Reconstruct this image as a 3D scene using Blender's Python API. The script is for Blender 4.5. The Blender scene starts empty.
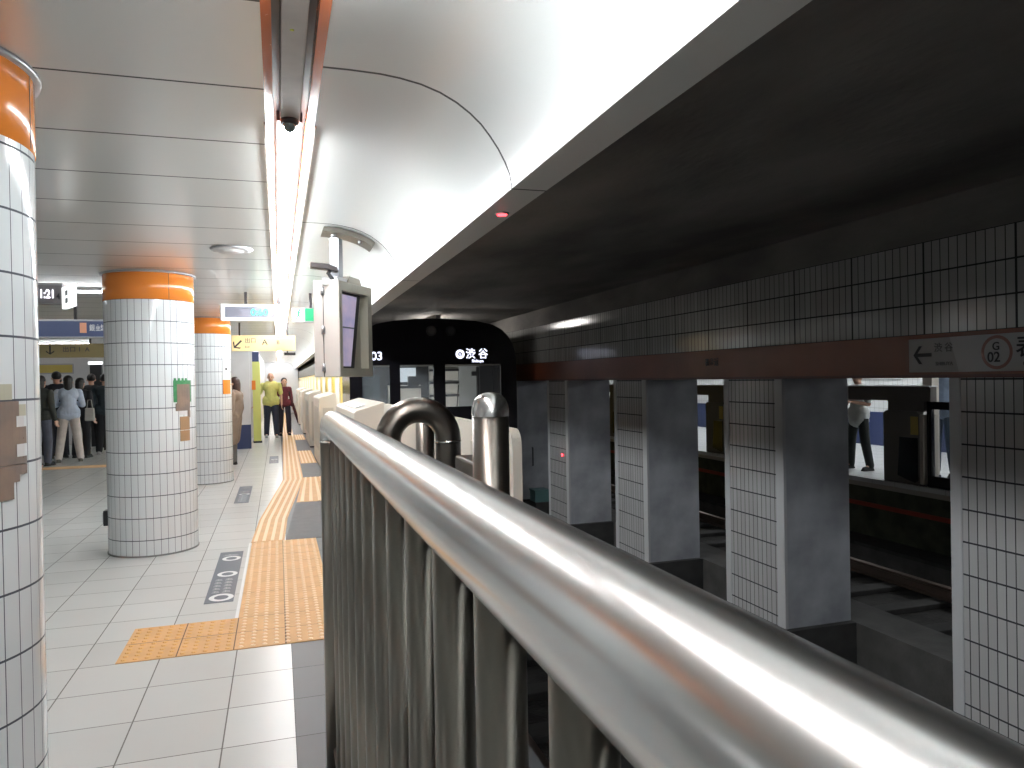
import bpy, bmesh, math, random
from mathutils import Vector, Matrix
random.seed(4)
S = bpy.context.scene
COL = S.collection
PI = math.pi

# ------------------------------------------------------------------ camera, world, exposure
cam = bpy.data.cameras.new('camera')
camo = bpy.data.objects.new('camera', cam)
COL.objects.link(camo)
cam.sensor_width = 36.0
cam.lens = 743.0 / 1024 * 36
cam.clip_start = 0.02
cam.clip_end = 200
R3 = Matrix(((0.95364, 0.01982, -0.3003), (-0.30039, 0.00193, -0.95381), (-0.01832, 0.9998, 0.00779)))
camo.matrix_world = Matrix.Translation((0, 0, 1.5)) @ R3.to_4x4()
S.camera = camo
w = bpy.data.worlds.new('station_air')
S.world = w
w.use_nodes = True
w.node_tree.nodes['Background'].inputs[0].default_value = (0.75, 0.82, 0.9, 1)
w.node_tree.nodes['Background'].inputs[1].default_value = 0.05
S.view_settings.view_transform = 'Standard'
S.view_settings.look = 'None'
S.view_settings.gamma = 1
S.view_settings.exposure = 0.52
S.cycles.max_bounces = 8
S.cycles.diffuse_bounces = 5
S.cycles.glossy_bounces = 4
S.cycles.sample_clamp_indirect = 6
LAMP = 40.0        # strength of the fluorescent strips

# ------------------------------------------------------------------ materials
def newmat(name):
    m = bpy.data.materials.new(name); m.use_nodes = True
    return m, m.node_tree, m.node_tree.nodes['Principled BSDF']

def mat(name, col, rough=0.5, metal=0.0, spec=0.5, emit=None, es=0.0, noise=0.0, nscale=4.0, bump=0.0, bscale=40.0, alpha=1.0, trans=0.0, col2=None, stretch=None):
    m, nt, b = newmat(name)
    N = nt.nodes; L = nt.links
    b.inputs['Base Color'].default_value = (*col, 1)
    b.inputs['Roughness'].default_value = rough
    b.inputs['Metallic'].default_value = metal
    b.inputs['Specular IOR Level'].default_value = spec
    if trans: b.inputs['Transmission Weight'].default_value = trans
    if alpha < 1: b.inputs['Alpha'].default_value = alpha
    if emit:
        b.inputs['Emission Color'].default_value = (*emit, 1)
        b.inputs['Emission Strength'].default_value = es
    tc = N.new('ShaderNodeTexCoord')
    mp = N.new('ShaderNodeMapping')
    L.new(tc.outputs['Object'], mp.inputs['Vector'])
    if stretch: mp.inputs['Scale'].default_value = stretch
    n = N.new('ShaderNodeTexNoise'); n.inputs['Scale'].default_value = nscale; n.inputs['Detail'].default_value = 6
    L.new(mp.outputs[0], n.inputs['Vector'])
    if noise or col2:
        r = N.new('ShaderNodeValToRGB')
        c2 = col2 if col2 else tuple(c * (1 - noise) for c in col)
        r.color_ramp.elements[0].position = 0.35; r.color_ramp.elements[0].color = (*c2, 1)
        r.color_ramp.elements[1].position = 0.68; r.color_ramp.elements[1].color = (*col, 1)
        L.new(n.outputs['Fac'], r.inputs['Fac']); L.new(r.outputs['Color'], b.inputs['Base Color'])
    n2 = N.new('ShaderNodeTexNoise'); n2.inputs['Scale'].default_value = bscale
    L.new(mp.outputs[0], n2.inputs['Vector'])
    if bump:
        bp = N.new('ShaderNodeBump'); bp.inputs['Strength'].default_value = bump; bp.inputs['Distance'].default_value = 0.01
        L.new(n2.outputs['Fac'], bp.inputs['Height']); L.new(bp.outputs['Normal'], b.inputs['Normal'])
    elif not metal:
        mr = N.new('ShaderNodeMapRange'); mr.inputs['To Min'].default_value = max(0.02, rough - 0.05); mr.inputs['To Max'].default_value = min(1, rough + 0.05)
        L.new(n2.outputs['Fac'], mr.inputs['Value']); L.new(mr.outputs[0], b.inputs['Roughness'])
    return m

def tile(name, col, grout, tw, th, gw, gh, rough=0.2, var=0.06, use_uv=True, off=(0, 0), axes=(0, 1), big=None, stain=0.0, bump=0.4, spec=0.5, metal=0.0):
    """tiles tw x th metres with grout lines gw x gh; big=(every, width) adds a wider joint along u"""
    m, nt, b = newmat(name)
    N = nt.nodes; L = nt.links
    tc = N.new('ShaderNodeTexCoord')
    sp = N.new('ShaderNodeSeparateXYZ')
    L.new(tc.outputs['UV' if use_uv else 'Object'], sp.inputs[0])
    def M(op, a, bb=None, c=None):
        k = N.new('ShaderNodeMath'); k.operation = op
        for i, v in enumerate((a, bb, c)):
            if v is None: continue
            if isinstance(v, (int, float)): k.inputs[i].default_value = v
            else: L.new(v, k.inputs[i])
        return k.outputs[0]
    def line(coord, period, width, offset):
        s = M('DIVIDE', M('ADD', coord, -offset + width / 2), period)
        return M('LESS_THAN', M('FRACT', s), width / period), M('FLOOR', s)
    mu, iu = line(sp.outputs[axes[0]], tw, gw, off[0])
    mask = mu
    iv = 0.0
    if th:
        mv, iv = line(sp.outputs[axes[1]], th, gh, off[1])
        mask = M('MAXIMUM', mask, mv)
    if big:
        mb, _ = line(sp.outputs[axes[0]], big[0], big[1], off[0])
        mask = M('MAXIMUM', mask, mb)
    cb = N.new('ShaderNodeCombineXYZ'); L.new(iu, cb.inputs[0])
    if th: L.new(iv, cb.inputs[1])
    wn = N.new('ShaderNodeTexWhiteNoise'); wn.noise_dimensions = '3D'; L.new(cb.outputs[0], wn.inputs['Vector'])
    ns = N.new('ShaderNodeTexNoise'); ns.inputs['Scale'].default_value = 1.6; ns.inputs['Detail'].default_value = 5
    L.new(tc.outputs['Object'], ns.inputs['Vector'])
    f = M('MULTIPLY_ADD', wn.outputs['Value'], -var, 1.0)
    f = M('SUBTRACT', f, M('MULTIPLY', ns.outputs['Fac'], stain)) if stain else f
    mx = N.new('ShaderNodeMix'); mx.data_type = 'RGBA'; mx.blend_type = 'MULTIPLY'; mx.inputs[0].default_value = 1
    mx.inputs[6].default_value = (*col, 1); L.new(f, mx.inputs[7])
    m2 = N.new('ShaderNodeMix'); m2.data_type = 'RGBA'
    L.new(mask, m2.inputs[0]); L.new(mx.outputs[2], m2.inputs[6]); m2.inputs[7].default_value = (*grout, 1)
    L.new(m2.outputs[2], b.inputs['Base Color'])
    L.new(M('MULTIPLY_ADD', mask, 0.9 - rough, rough), b.inputs['Roughness'])
    b.inputs['Specular IOR Level'].default_value = spec
    b.inputs['Metallic'].default_value = metal
    if bump:
        bp = N.new('ShaderNodeBump'); bp.inputs['Strength'].default_value = bump; bp.inputs['Distance'].default_value = 0.003
        L.new(M('SUBTRACT', 1.0, mask), bp.inputs['Height']); L.new(bp.outputs['Normal'], b.inputs['Normal'])
    return m

def lamp_mat(name, col, s, base=None): return mat(name, base or tuple(c * 0.35 for c in col), 0.5, emit=col, es=s)

M_ = {}
M_['floor'] = tile('platform_tile', (0.56, 0.565, 0.545), (0.16, 0.155, 0.14), 0.398, 0.394, 0.006, 0.006, rough=0.28, var=0.10, use_uv=False, off=(-0.249, 0.116), stain=0.12, bump=0.2)
M_['granite'] = tile('dark_edge_paving', (0.085, 0.088, 0.092), (0.05, 0.05, 0.05), 0.394, 0.394, 0.005, 0.005, rough=0.45, var=0.12, use_uv=False, off=(0.042, 0.116), stain=0.2)
M_['pillar'] = tile('white_pillar_tile', (0.66, 0.68, 0.69), (0.07, 0.075, 0.09), 0.0585, 0.1915, 0.0032, 0.007, rough=0.12, var=0.05, off=(0, 2.25), big=(0.4095, 0.0042))
M_['pillar_near'] = tile('white_pillar_tile_near', (0.66, 0.68, 0.69), (0.07, 0.075, 0.09), 0.0585, 0.1915, 0.0032, 0.007, rough=0.12, var=0.05, off=(0, 2.2274), big=(0.4095, 0.0042))
M_['wtile'] = tile('track_wall_tile', (0.37, 0.36, 0.35), (0.02, 0.02, 0.02), 0.06, 0.19, 0.006, 0.010, rough=0.14, var=0.15, off=(0, 1.72), big=(0.60, 0.014), stain=0.15)
M_['ctile'] = tile('track_pillar_tile', (0.42, 0.41, 0.41), (0.02, 0.02, 0.025), 0.0575, 0.19, 0.006, 0.010, off=(0, 1.447), rough=0.14, var=0.1, stain=0.12)
M_['ceil'] = tile('ceiling_panel', (0.64, 0.645, 0.63), (0.10, 0.10, 0.10), 0.615, None, 0.012, 0.01, rough=0.28, var=0.04, use_uv=False, off=(2.057, 0), axes=(1, 0), bump=0.3, metal=0.45)
M_['cove'] = tile('curved_ceiling_panel', (0.77, 0.78, 0.77), (0.10, 0.10, 0.10), 2.4, None, 0.014, 0.01, rough=0.3, var=0.02, use_uv=False, off=(2.435, 0), axes=(1, 0), bump=0.3, metal=0.2)
M_['fartile'] = tile('far_wall_tile', (0.62, 0.64, 0.64), (0.3, 0.3, 0.3), 0.12, 0.19, 0.006, 0.006, rough=0.2)
M_['orange'] = mat('orange_enamel', (0.72, 0.22, 0.035), 0.18)
M_['slot_orange'] = mat('slot_orange', (0.55, 0.15, 0.055), 0.25)
M_['slot_dark'] = mat('slot_dark', (0.03, 0.022, 0.024), 0.35)
M_['slot_cover'] = mat('slot_cover', (0.40, 0.36, 0.33), 0.5, noise=0.15, nscale=9)
M_['collar'] = mat('grey_collar', (0.38, 0.38, 0.40), 0.3, 0.6)
M_['brown_mosaic'] = mat('brown_mosaic', (0.27, 0.19, 0.14), 0.3, col2=(0.17, 0.13, 0.115), nscale=9)
M_['mosaic_pale'] = mat('pale_mosaic', (0.42, 0.40, 0.31), 0.3, noise=0.1)
M_['green_mosaic'] = mat('green_mosaic', (0.07, 0.27, 0.12), 0.3, noise=0.3, nscale=30)
M_['mosaic_white'] = mat('white_mosaic', (0.62, 0.60, 0.60), 0.2)
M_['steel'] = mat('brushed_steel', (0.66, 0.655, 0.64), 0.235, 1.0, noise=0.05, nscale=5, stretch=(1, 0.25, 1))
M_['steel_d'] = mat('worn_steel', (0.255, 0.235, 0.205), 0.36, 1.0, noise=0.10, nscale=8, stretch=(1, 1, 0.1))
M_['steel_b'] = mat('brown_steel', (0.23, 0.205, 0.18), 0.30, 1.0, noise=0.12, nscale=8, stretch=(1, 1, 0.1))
M_['weld'] = mat('weld_ring', (0.75, 0.74, 0.7), 0.2, 1.0)
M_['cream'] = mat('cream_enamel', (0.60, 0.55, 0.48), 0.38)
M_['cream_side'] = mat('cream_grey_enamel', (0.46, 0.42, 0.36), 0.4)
M_['box_front'] = mat('greige_enamel', (0.36, 0.34, 0.28), 0.4)
M_['dark'] = mat('dark_plastic', (0.02, 0.02, 0.022), 0.35)
M_['black'] = mat('black_gloss', (0.012, 0.011, 0.014), 0.13)
M_['concrete'] = mat('sooty_concrete', (0.22, 0.20, 0.185), 0.85, col2=(0.085, 0.078, 0.073), nscale=1.3, bump=0.5, bscale=22, stretch=(1, 0.45, 1))
M_['pit'] = mat('track_bed', (0.035, 0.032, 0.03), 0.9, noise=0.6, nscale=7, bump=0.9, bscale=35)
M_['ledge'] = mat('ledge_concrete', (0.08, 0.076, 0.072), 0.8, noise=0.35, nscale=5, bump=0.3)
M_['plinth'] = mat('dark_plinth', (0.045, 0.043, 0.042), 0.85, noise=0.4, nscale=5)
M_['greyplaster'] = mat('grey_pillar_side', (0.45, 0.46, 0.49), 0.42, col2=(0.27, 0.275, 0.30), nscale=2.6)
M_['trimgrey'] = mat('grey_edge_trim', (0.42, 0.42, 0.43), 0.4)
M_['band'] = mat('brown_red_band', (0.20, 0.055, 0.026), 0.35, noise=0.25, nscale=2.0)
M_['bandlip'] = mat('band_lip', (0.10, 0.03, 0.022), 0.4)
M_['rail_steel'] = mat('rail_steel', (0.16, 0.12, 0.10), 0.45, 0.8)
M_['redstripe'] = mat('red_stripe', (0.35, 0.06, 0.035), 0.6)
M_['plat_edge'] = mat('platform_edge_stone', (0.42, 0.39, 0.35), 0.6)
M_['greenish'] = mat('mossy_wall', (0.10, 0.11, 0.07), 0.8, noise=0.5, nscale=5)
M_['yellow'] = mat('tactile_yellow', (0.72, 0.40, 0.13), 0.5, noise=0.10, nscale=6)
M_['yellow_base'] = mat('tactile_yellow_base', (0.68, 0.38, 0.15), 0.55, noise=0.15, nscale=6)
M_['yellow_top'] = mat('worn_tactile_ridge', (0.82, 0.60, 0.36), 0.45)
M_['joint'] = mat('dark_joint', (0.13, 0.08, 0.04), 0.7)
M_['mat_grey'] = mat('rubber_mat_grey', (0.095, 0.098, 0.105), 0.6, noise=0.2, nscale=8)
M_['film_dark'] = mat('floor_film_slate', (0.085, 0.10, 0.13), 0.4)
M_['white'] = mat('white_paint', (0.75, 0.75, 0.76), 0.4)
M_['whitewall'] = mat('white_wall', (0.62, 0.61, 0.62), 0.5, noise=0.05)
M_['navy'] = mat('navy_skirting', (0.03, 0.045, 0.12), 0.4)
M_['navy_sign'] = mat('navy_sign_face', (0.035, 0.05, 0.11), 0.3, emit=(0.05, 0.07, 0.16), es=0.25)
M_['yellow_sign'] = mat('pale_yellow_sign_face', (0.70, 0.52, 0.25), 0.4, emit=(1.0, 0.72, 0.36), es=0.2)
M_['ygreen'] = mat('yellow_green_board', (0.58, 0.60, 0.17), 0.4)
M_['mustard'] = mat('mustard_poster', (0.55, 0.42, 0.10), 0.5)
M_['glass'] = mat('dark_glass', (0.5, 0.55, 0.6), 0.03, alpha=0.14)
M_['screen'] = mat('screen_image', (0.30, 0.28, 0.45), 0.25, col2=(0.55, 0.42, 0.48), nscale=7, emit=(0.50, 0.46, 0.68), es=0.30)
M_['signwhite'] = mat('dull_white_sign', (0.30, 0.29, 0.285), 0.4)
M_['signpale'] = mat('sign_lighter_field', (0.40, 0.39, 0.40), 0.4)
M_['ink'] = mat('dark_ink', (0.02, 0.02, 0.025), 0.5)
M_['inkfade'] = mat('faded_ink', (0.10, 0.095, 0.10), 0.5)
M_['ringred'] = mat('ring_dull_red', (0.27, 0.13, 0.11), 0.4)
M_['lamp'] = lamp_mat('fluorescent_diffuser', (0.91, 0.975, 1.0), LAMP)
M_['lamp_weak'] = lamp_mat('distant_diffuser', (0.91, 0.975, 1.0), LAMP * 0.7)
M_['lamp_far'] = lamp_mat('fluorescent_diffuser_side', (0.94, 0.98, 1.0), LAMP * 0.3)
M_['lamp_opp'] = lamp_mat('opposite_fluorescent', (0.95, 0.98, 1.0), 34)
M_['ledwhite'] = lamp_mat('led_white', (0.80, 0.82, 1.0), 1.6)
M_['ledclock'] = lamp_mat('led_clock', (0.92, 0.90, 1.0), 2.2)
M_['lit_white'] = lamp_mat('lit_white_panel', (0.97, 1.0, 1.0), 1.3)
M_['lit_green'] = lamp_mat('lit_green_panel', (0.0, 0.42, 0.16), 0.6)
M_['led_green'] = lamp_mat('led_green', (0.1, 0.9, 0.6), 1.1)
M_['redspot'] = lamp_mat('red_reflection_glow', (1.0, 0.04, 0.05), 6)
M_['trainyellow'] = mat('train_yellow', (0.85, 0.60, 0.06), 0.3)
M_['trainpale'] = mat('train_door_pale', (0.62, 0.55, 0.40), 0.35)
M_['roofbrown'] = mat('train_roof_brown', (0.055, 0.045, 0.03), 0.5)
M_['cabwhite'] = mat('cab_panel', (0.75, 0.74, 0.68), 0.5)
M_['cabfill'] = lamp_mat('cab_fill_light', (1.0, 0.98, 0.93), 12)
M_['teal'] = mat('teal_box', (0.10, 0.20, 0.20), 0.5)
M_['skin'] = mat('skin', (0.55, 0.33, 0.24), 0.5)
M_['hair'] = mat('black_hair', (0.015, 0.012, 0.012), 0.45)
M_['hairgrey'] = mat('grey_hair', (0.30, 0.27, 0.25), 0.5)

_cl = {}
def cloth(col):
    k = tuple(col)
    if k not in _cl: _cl[k] = mat('cloth', col, 0.85, noise=0.15, nscale=12)
    return _cl[k]

# ------------------------------------------------------------------ mesh helpers
class MB:
    def __init__(s): s.bm = bmesh.new(); s.uv = s.bm.loops.layers.uv.new('UVMap')
    def poly(s, pts, uvs=None, mi=0, smooth=False):
        vs = [s.bm.verts.new(p) for p in pts]
        f = s.bm.faces.new(vs); f.material_index = mi; f.smooth = smooth
        if uvs:
            for l, u in zip(f.loops, uvs): l[s.uv].uv = u
        return f
    def box(s, x0, x1, y0, y1, z0, z1, mi=0):
        v = [(x, y, z) for x in (x0, x1) for y in (y0, y1) for z in (z0, z1)]
        bv = [s.bm.verts.new(p) for p in v]
        for q in ((0, 1, 3, 2), (4, 6, 7, 5), (0, 4, 5, 1), (2, 3, 7, 6), (0, 2, 6, 4), (1, 5, 7, 3)):
            f = s.bm.faces.new([bv[i] for i in q]); f.material_index = mi
            ax = max(range(3), key=lambda a: abs((Vector(v[q[1]]) - Vector(v[q[0]])).cross(Vector(v[q[2]]) - Vector(v[q[0]]))[a]))
            for l, i in zip(f.loops, q):
                p = v[i]; l[s.uv].uv = (p[1], p[2]) if ax == 0 else ((p[0], p[2]) if ax == 1 else (p[0], p[1]))
        return s
    def prism(s, prof, axis, a, b, mi=0, cap=True, smooth=False, closed=True):
        """profile of 2D points extruded along axis ('x','y','z') from a to b"""
        def at(p, t):
            return {'y': (p[0], t, p[1]), 'x': (t, p[0], p[1]), 'z': (p[0], p[1], t)}[axis]
        A = [s.bm.verts.new(at(p, a)) for p in prof]; B = [s.bm.verts.new(at(p, b)) for p in prof]
        n = len(prof); acc = [0.0]
        for i in range(n): acc.append(acc[-1] + math.dist(prof[i], prof[(i + 1) % n]))
        for i in range(n if closed else n - 1):
            j = (i + 1) % n
            f = s.bm.faces.new((A[i], A[j], B[j], B[i])); f.material_index = mi; f.smooth = smooth
            for l, u in zip(f.loops, ((a, acc[i]), (a, acc[i + 1]), (b, acc[i + 1]), (b, acc[i]))): l[s.uv].uv = u
        if cap and closed:
            for vs, pr in ((A[::-1], prof[::-1]), (B, prof)):
                f = s.bm.faces.new(vs); f.material_index = mi
                for l, p in zip(f.loops, pr): l[s.uv].uv = p
        return s
    def tube(s, path, r, n=20, mi=0, cap=True, smooth=True):
        """sweep a circle (radius r or list) along path points"""
        P = [Vector(p) for p in path]; rr = r if isinstance(r, (list, tuple)) else [r] * len(P)
        rings = []; up = None
        for i, p in enumerate(P):
            t = (P[min(i + 1, len(P) - 1)] - P[max(i - 1, 0)]).normalized()
            if up is None:
                up = Vector((0, 0, 1)) if abs(t.z) < 0.9 else Vector((0, 1, 0))
            u = (up - t * up.dot(t)).normalized(); v = t.cross(u); up = u
            rings.append([s.bm.verts.new(p + (u * math.cos(2 * PI * k / n) + v * math.sin(2 * PI * k / n)) * rr[i]) for k in range(n)])
        for a, b in zip(rings, rings[1:]):
            for k in range(n):
                f = s.bm.faces.new((a[k], a[(k + 1) % n], b[(k + 1) % n], b[k])); f.smooth = smooth; f.material_index = mi
        if cap:
            for q in (rings[0][::-1], rings[-1]):
                f = s.bm.faces.new(q); f.material_index = mi
        return s
    def lathe(s, c, prof, n=48, mi=0, smooth=True):
        """prof: (radius, z) about vertical axis at c; uv in metres"""
        rings = [[s.bm.verts.new((c[0] + r * math.cos(2 * PI * k / n), c[1] + r * math.sin(2 * PI * k / n), z)) for k in range(n)] for r, z in prof]
        for i in range(len(rings) - 1):
            R = max(prof[i][0], prof[i + 1][0])
            for k in range(n):
                f = s.bm.faces.new((rings[i][k], rings[i][(k + 1) % n], rings[i + 1][(k + 1) % n], rings[i + 1][k]))
                f.smooth = smooth; f.material_index = mi
                u0 = 2 * PI * k / n * R; u1 = 2 * PI * (k + 1) / n * R
                for l, u in zip(f.loops, ((u0, prof[i][1]), (u1, prof[i][1]), (u1, prof[i + 1][1]), (u0, prof[i + 1][1]))): l[s.uv].uv = u
        return s
    def sphere(s, c, r, n=14, sc=(1, 1, 1), mi=0):
        M = Matrix.Translation(c) @ Matrix.Diagonal((r * sc[0], r * sc[1], r * sc[2], 1))
        o = bmesh.ops.create_uvsphere(s.bm, u_segments=n, v_segments=max(6, n // 2 + 1), radius=1, matrix=M)
        for v in o['verts']:
            for f in v.link_faces: f.smooth = True; f.material_index = mi
        return s
    def cap(s, p0, p1, r0, r1, n=12, mi=0):
        s.tube([p0, p1], [r0, r1], n=n, mi=mi); s.sphere(p0, r0, n, mi=mi); s.sphere(p1, r1, n, mi=mi); return s
    def build(s, name, mats, parent=None, bevel=0.0, fix=True, loc=None):
        if fix: bmesh.ops.recalc_face_normals(s.bm, faces=s.bm.faces)
        me = bpy.data.meshes.new(name); s.bm.to_mesh(me); s.bm.free()
        for m in (mats if isinstance(mats, (list, tuple)) else [mats]): me.materials.append(m)
        o = bpy.data.objects.new(name, me); COL.objects.link(o)
        if parent:
            o.parent = parent
        if loc: o.location = loc
        if bevel:
            b = o.modifiers.new('bevel', 'BEVEL'); b.width = bevel; b.segments = 2; b.limit_method = 'ANGLE'
        return o

def tag(o, label, cat, group=None, kind=None):
    o['label'] = label; o['category'] = cat
    if group: o['group'] = group
    if kind: o['kind'] = kind
    return o
def thing(name, label, cat, loc=(0, 0, 0), rz=0.0, group=None):
    o = bpy.data.objects.new(name, None); COL.objects.link(o); o.empty_display_size = 0.1
    o.location = loc; o.rotation_euler = (0, 0, rz)
    return tag(o, label, cat, group)
def struct(name, mb, m, bevel=0):
    o = mb.build(name, m, bevel=bevel); o['kind'] = 'structure'; return o
def dup(root, loc, label, rz=None):
    r = root.copy(); COL.objects.link(r); r.location = loc; r['label'] = label
    if rz is not None: r.rotation_euler = (0, 0, rz)
    for ch in list(root.children):
        c = ch.copy(); COL.objects.link(c); c.parent = r
        for g in list(ch.children):
            d = g.copy(); COL.objects.link(d); d.parent = c
    return r
def text(name, body, m, parent, loc, size, rot=(PI / 2, 0, 0), ext=0.002, sx=1.0, align='LEFT'):
    cu = bpy.data.curves.new('lettering_curve', 'FONT'); cu.body = body; cu.size = size; cu.extrude = ext; cu.align_x = align; cu.offset = size * 0.012
    t = bpy.data.objects.new('lettering_tmp', cu); COL.objects.link(t)
    me = bpy.data.meshes.new_from_object(t.evaluated_get(bpy.context.evaluated_depsgraph_get()))
    bpy.data.objects.remove(t); bpy.data.curves.remove(cu)
    me.materials.clear(); me.materials.append(m)
    o = bpy.data.objects.new(name, me); COL.objects.link(o)
    o.location = loc; o.rotation_euler = rot; o.scale = (sx, 1, 1)
    if parent: o.parent = parent
    return o
def arrow(L, W, T):
    """left pointing arrow outline in 2D, tip at the origin"""
    h = T / 2
    return [(0, 0), (W * 0.75, W), (W * 0.75 + T * .9, W), (T * 1.25 + .0, h), (L, h), (L, -h), (T * 1.25, -h), (W * 0.75 + T * .9, -W), (W * 0.75, -W)]
FACE_MY = (PI / 2, 0, 0)          # text readable from -Y
FACE_MX = (PI / 2, 0, -PI / 2)    # text readable from -X

# ------------------------------------------------------------------ setting: platform shell
struct('floor', MB().box(-9, 0.042, -6, 46, -0.3, 0), M_['floor'])
fe = struct('floor_edge', MB().box(0.042, 0.95, -6, 46, -0.3, 0), M_['granite'])
fe.name = 'floor_track_edge'
struct('wall_platform_face', MB().box(0.75, 0.92, -6, 46, -1.2, -0.3), M_['ledge'])
struct('ceiling', MB().box(-9, -0.026, -6, 46, 2.5, 2.62), M_['ceil'])
prof = [(0.156, 2.500), (0.24, 2.5), (0.336, 2.497), (0.401, 2.490), (0.47, 2.477), (0.534, 2.456), (0.59, 2.428), (0.636, 2.396), (0.674, 2.362), (0.704, 2.325), (0.733, 2.283), (0.756, 2.24), (0.772, 2.20), (0.779, 2.157)]
outer = [(0.80, 2.157), (0.80, 2.62), (0.156, 2.62)]
c = MB().prism(prof + outer, 'y', -6, 46, smooth=False)
for f in c.bm.faces: f.smooth = len(f.verts) == 4
co = struct('ceiling_cove', c, M_['cove'])
co.data.set_sharp_from_angle(angle=math.radians(30)) if hasattr(co.data, 'set_sharp_from_angle') else None
struct('trim_1', MB().box(0.778, 0.903, -6, 46, 2.150, 2.72), tile('soffit_enamel', (0.62, 0.60, 0.57), (0.1, 0.1, 0.1), 2.4, None, 0.012, 0.01, rough=0.35, var=0.03, use_uv=False, off=(2.435, 0), axes=(1, 0)))
struct('ceiling_slot', MB().box(-0.026, 0.156, -6, 46, 2.58, 2.62), M_['slot_dark'])
# slot linings
for nm, x0, x1, xi in (('trim_2', -0.026, 0.002, 1), ('trim_3', 0.128, 0.156, -1)):
    p = [(x0, 2.498), (x1, 2.512), (x1, 2.58), (x0, 2.58)] if xi > 0 else [(x0, 2.512), (x1, 2.498), (x1, 2.58), (x0, 2.58)]
    struct(nm, MB().prism(p, 'y', -6, 46), M_['slot_orange'])
for nm, x0, x1 in (('trim_4', -0.033, -0.026), ('trim_5', 0.156, 0.163)):
    struct(nm, MB().box(x0, x1, 3.0, 46, 2.488, 2.499), mat('slot_edge_' + nm, (0.33, 0.28, 0.25), 0.35))
struct('ceiling_track', MB().box(0.903, 8.3, -8, 46, 2.55, 2.72), M_['concrete'])
struct('ceiling_opposite', MB().box(8.3, 11.7, -8, 46, 2.5, 2.7), mat('opposite_ceiling', (0.55, 0.55, 0.54), 0.5))
struct('floor_track_bed', MB().box(0.92, 7.95, -8, 46, -1.3, -1.1), M_['pit'])
struct('floor_opposite', MB().box(7.9, 11.7, -8, 46, -0.12, 0), tile('opposite_floor_tile', (0.62, 0.64, 0.64), (0.35, 0.35, 0.35), 0.4, 0.4, 0.006, 0.006, use_uv=False, rough=0.35))
struct('wall_opposite_edge', MB().box(7.95, 8.15, -8, 46, -1.1, -0.12), M_['greenish'])
struct('trim_6', MB().box(7.88, 7.95, -8, 46, -0.12, -0.06), M_['plat_edge'])
struct('trim_7', MB().box(7.93, 7.952, -8, 46, -0.41, -0.35), M_['redstripe'])
b = MB().box(11.6, 11.7, -8, 46, 0.68, 2.5); b.box(11.59, 11.7, -8, 46, 0, 0.68, mi=1)
struct('wall_opposite', b, [M_['fartile'], M_['navy']])
struct('wall_track_end', MB().box(0.95, 12, 46, 46.2, -1.3, 2.7), M_['concrete'])
struct('wall_left', MB().box(-9.1, -9, -6, 46, 0, 2.6), M_['whitewall'])
struct('wall_behind', MB().box(-9, 0.95, -6.1, -6, 0, 2.6), M_['whitewall'])
struct('wall_tunnel_end', MB().box(0.95, 11.7, -8.2, -8, -1.3, 2.7), M_['concrete'])
struct('wall_far', MB().box(-9, 0.95, 38, 38.2, 0, 2.5), M_['whitewall'])
# block of stairs and offices that closes the left hall
b = MB().box(-9, -0.62, 21.5, 46, 0.0, 2.5)
struct('wall_stairs', b, M_['whitewall'])
b = MB().box(-1.55, -0.62, 18.0, 18.12, 0.55, 2.5); b.box(-1.55, -0.61, 17.99, 18.13, 0, 0.55, mi=1)
struct('wall_panel', b, [M_['whitewall'], M_['navy']])
# wall and pillars between the tracks
b = MB().box(3.8, 4.43, -8, 46, 1.72, 2.29); struct('wall_center', b, M_['wtile'])
struct('wall_center_top', MB().prism([(3.8, 2.29), (3.86, 2.55), (4.43, 2.55), (4.43, 2.29)], 'y', -8, 46), M_['concrete'])
b = MB().box(3.78, 4.43, -8, 46, 1.475, 1.72); b.box(3.775, 4.43, -8, 46, 1.455, 1.475, mi=1)
struct('trim_8', b, [M_['band'], M_['bandlip']])
struct('wall_plinth', MB().box(4.43, 4.86, -8, 46, -1.1, -0.53), M_['ledge'])

# ------------------------------------------------------------------ pillars between the tracks
pl = thing('track_pillar', '', 'pillar', (3.8, 4.96, 0), group='tiled pillars between the two tracks')
MB().box(0.02, 0.63, 0.0, 0.80, -0.53, 1.455).build('pillar_body', M_['greyplaster'], pl)
MB().box(0.0, 0.02, 0.09, 0.73, -0.53, 1.455).build('tile_face', M_['ctile'], pl)
MB().box(-0.006, 0.022, -0.006, 0.09, -0.53, 1.455).build('edge_trim', M_['trimgrey'], pl, bevel=0.004)
MB().box(-0.006, 0.022, 0.73, 0.806, -0.53, 1.455).build('edge_trim', M_['trimgrey'], pl, bevel=0.004)
MB().box(-0.05, 0.63, -0.06, 0.86, -1.1, -0.53).build('plinth', M_['plinth'], pl)
plab = {0.3: 'tiled track pillar at the right edge, nearest the camera',
        2.62: 'tiled track pillar at the right edge, under the white station name sign',
        7.24: 'grey track pillar third from the right, tiles on its left face, over the blue-white glow of the lower half',
        9.53: 'narrow-looking track pillar carrying the red reflection dot',
        11.8: 'track pillar just right of the train, with a small teal box at its foot',
        14.1: 'track pillar beside the train, hidden behind its front',
        16.4: 'track pillar farther along the train side'}
pl['label'] = 'wide tiled track pillar with stained grey side, second tiled pillar from the right edge'
plab[7.24] = 'tiled track pillar with grey side, third tiled pillar from the right edge'
for y in (0.3, 2.62, 7.24, 9.53, 11.8, 14.1, 16.4):
    q = dup(pl, (3.8, y, 0), plab[y])
    if y == 11.8:
        MB().tube([(0.25, 0.0, 0.33), (0.25, -0.03, 0.33), (0.25, -0.03, 0.03), (0.25, 0.0, 0.03)], 0.012, n=8).build('handle', M_['dark'], q)
# recessed handle and teal box on the pillar by the train

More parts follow.
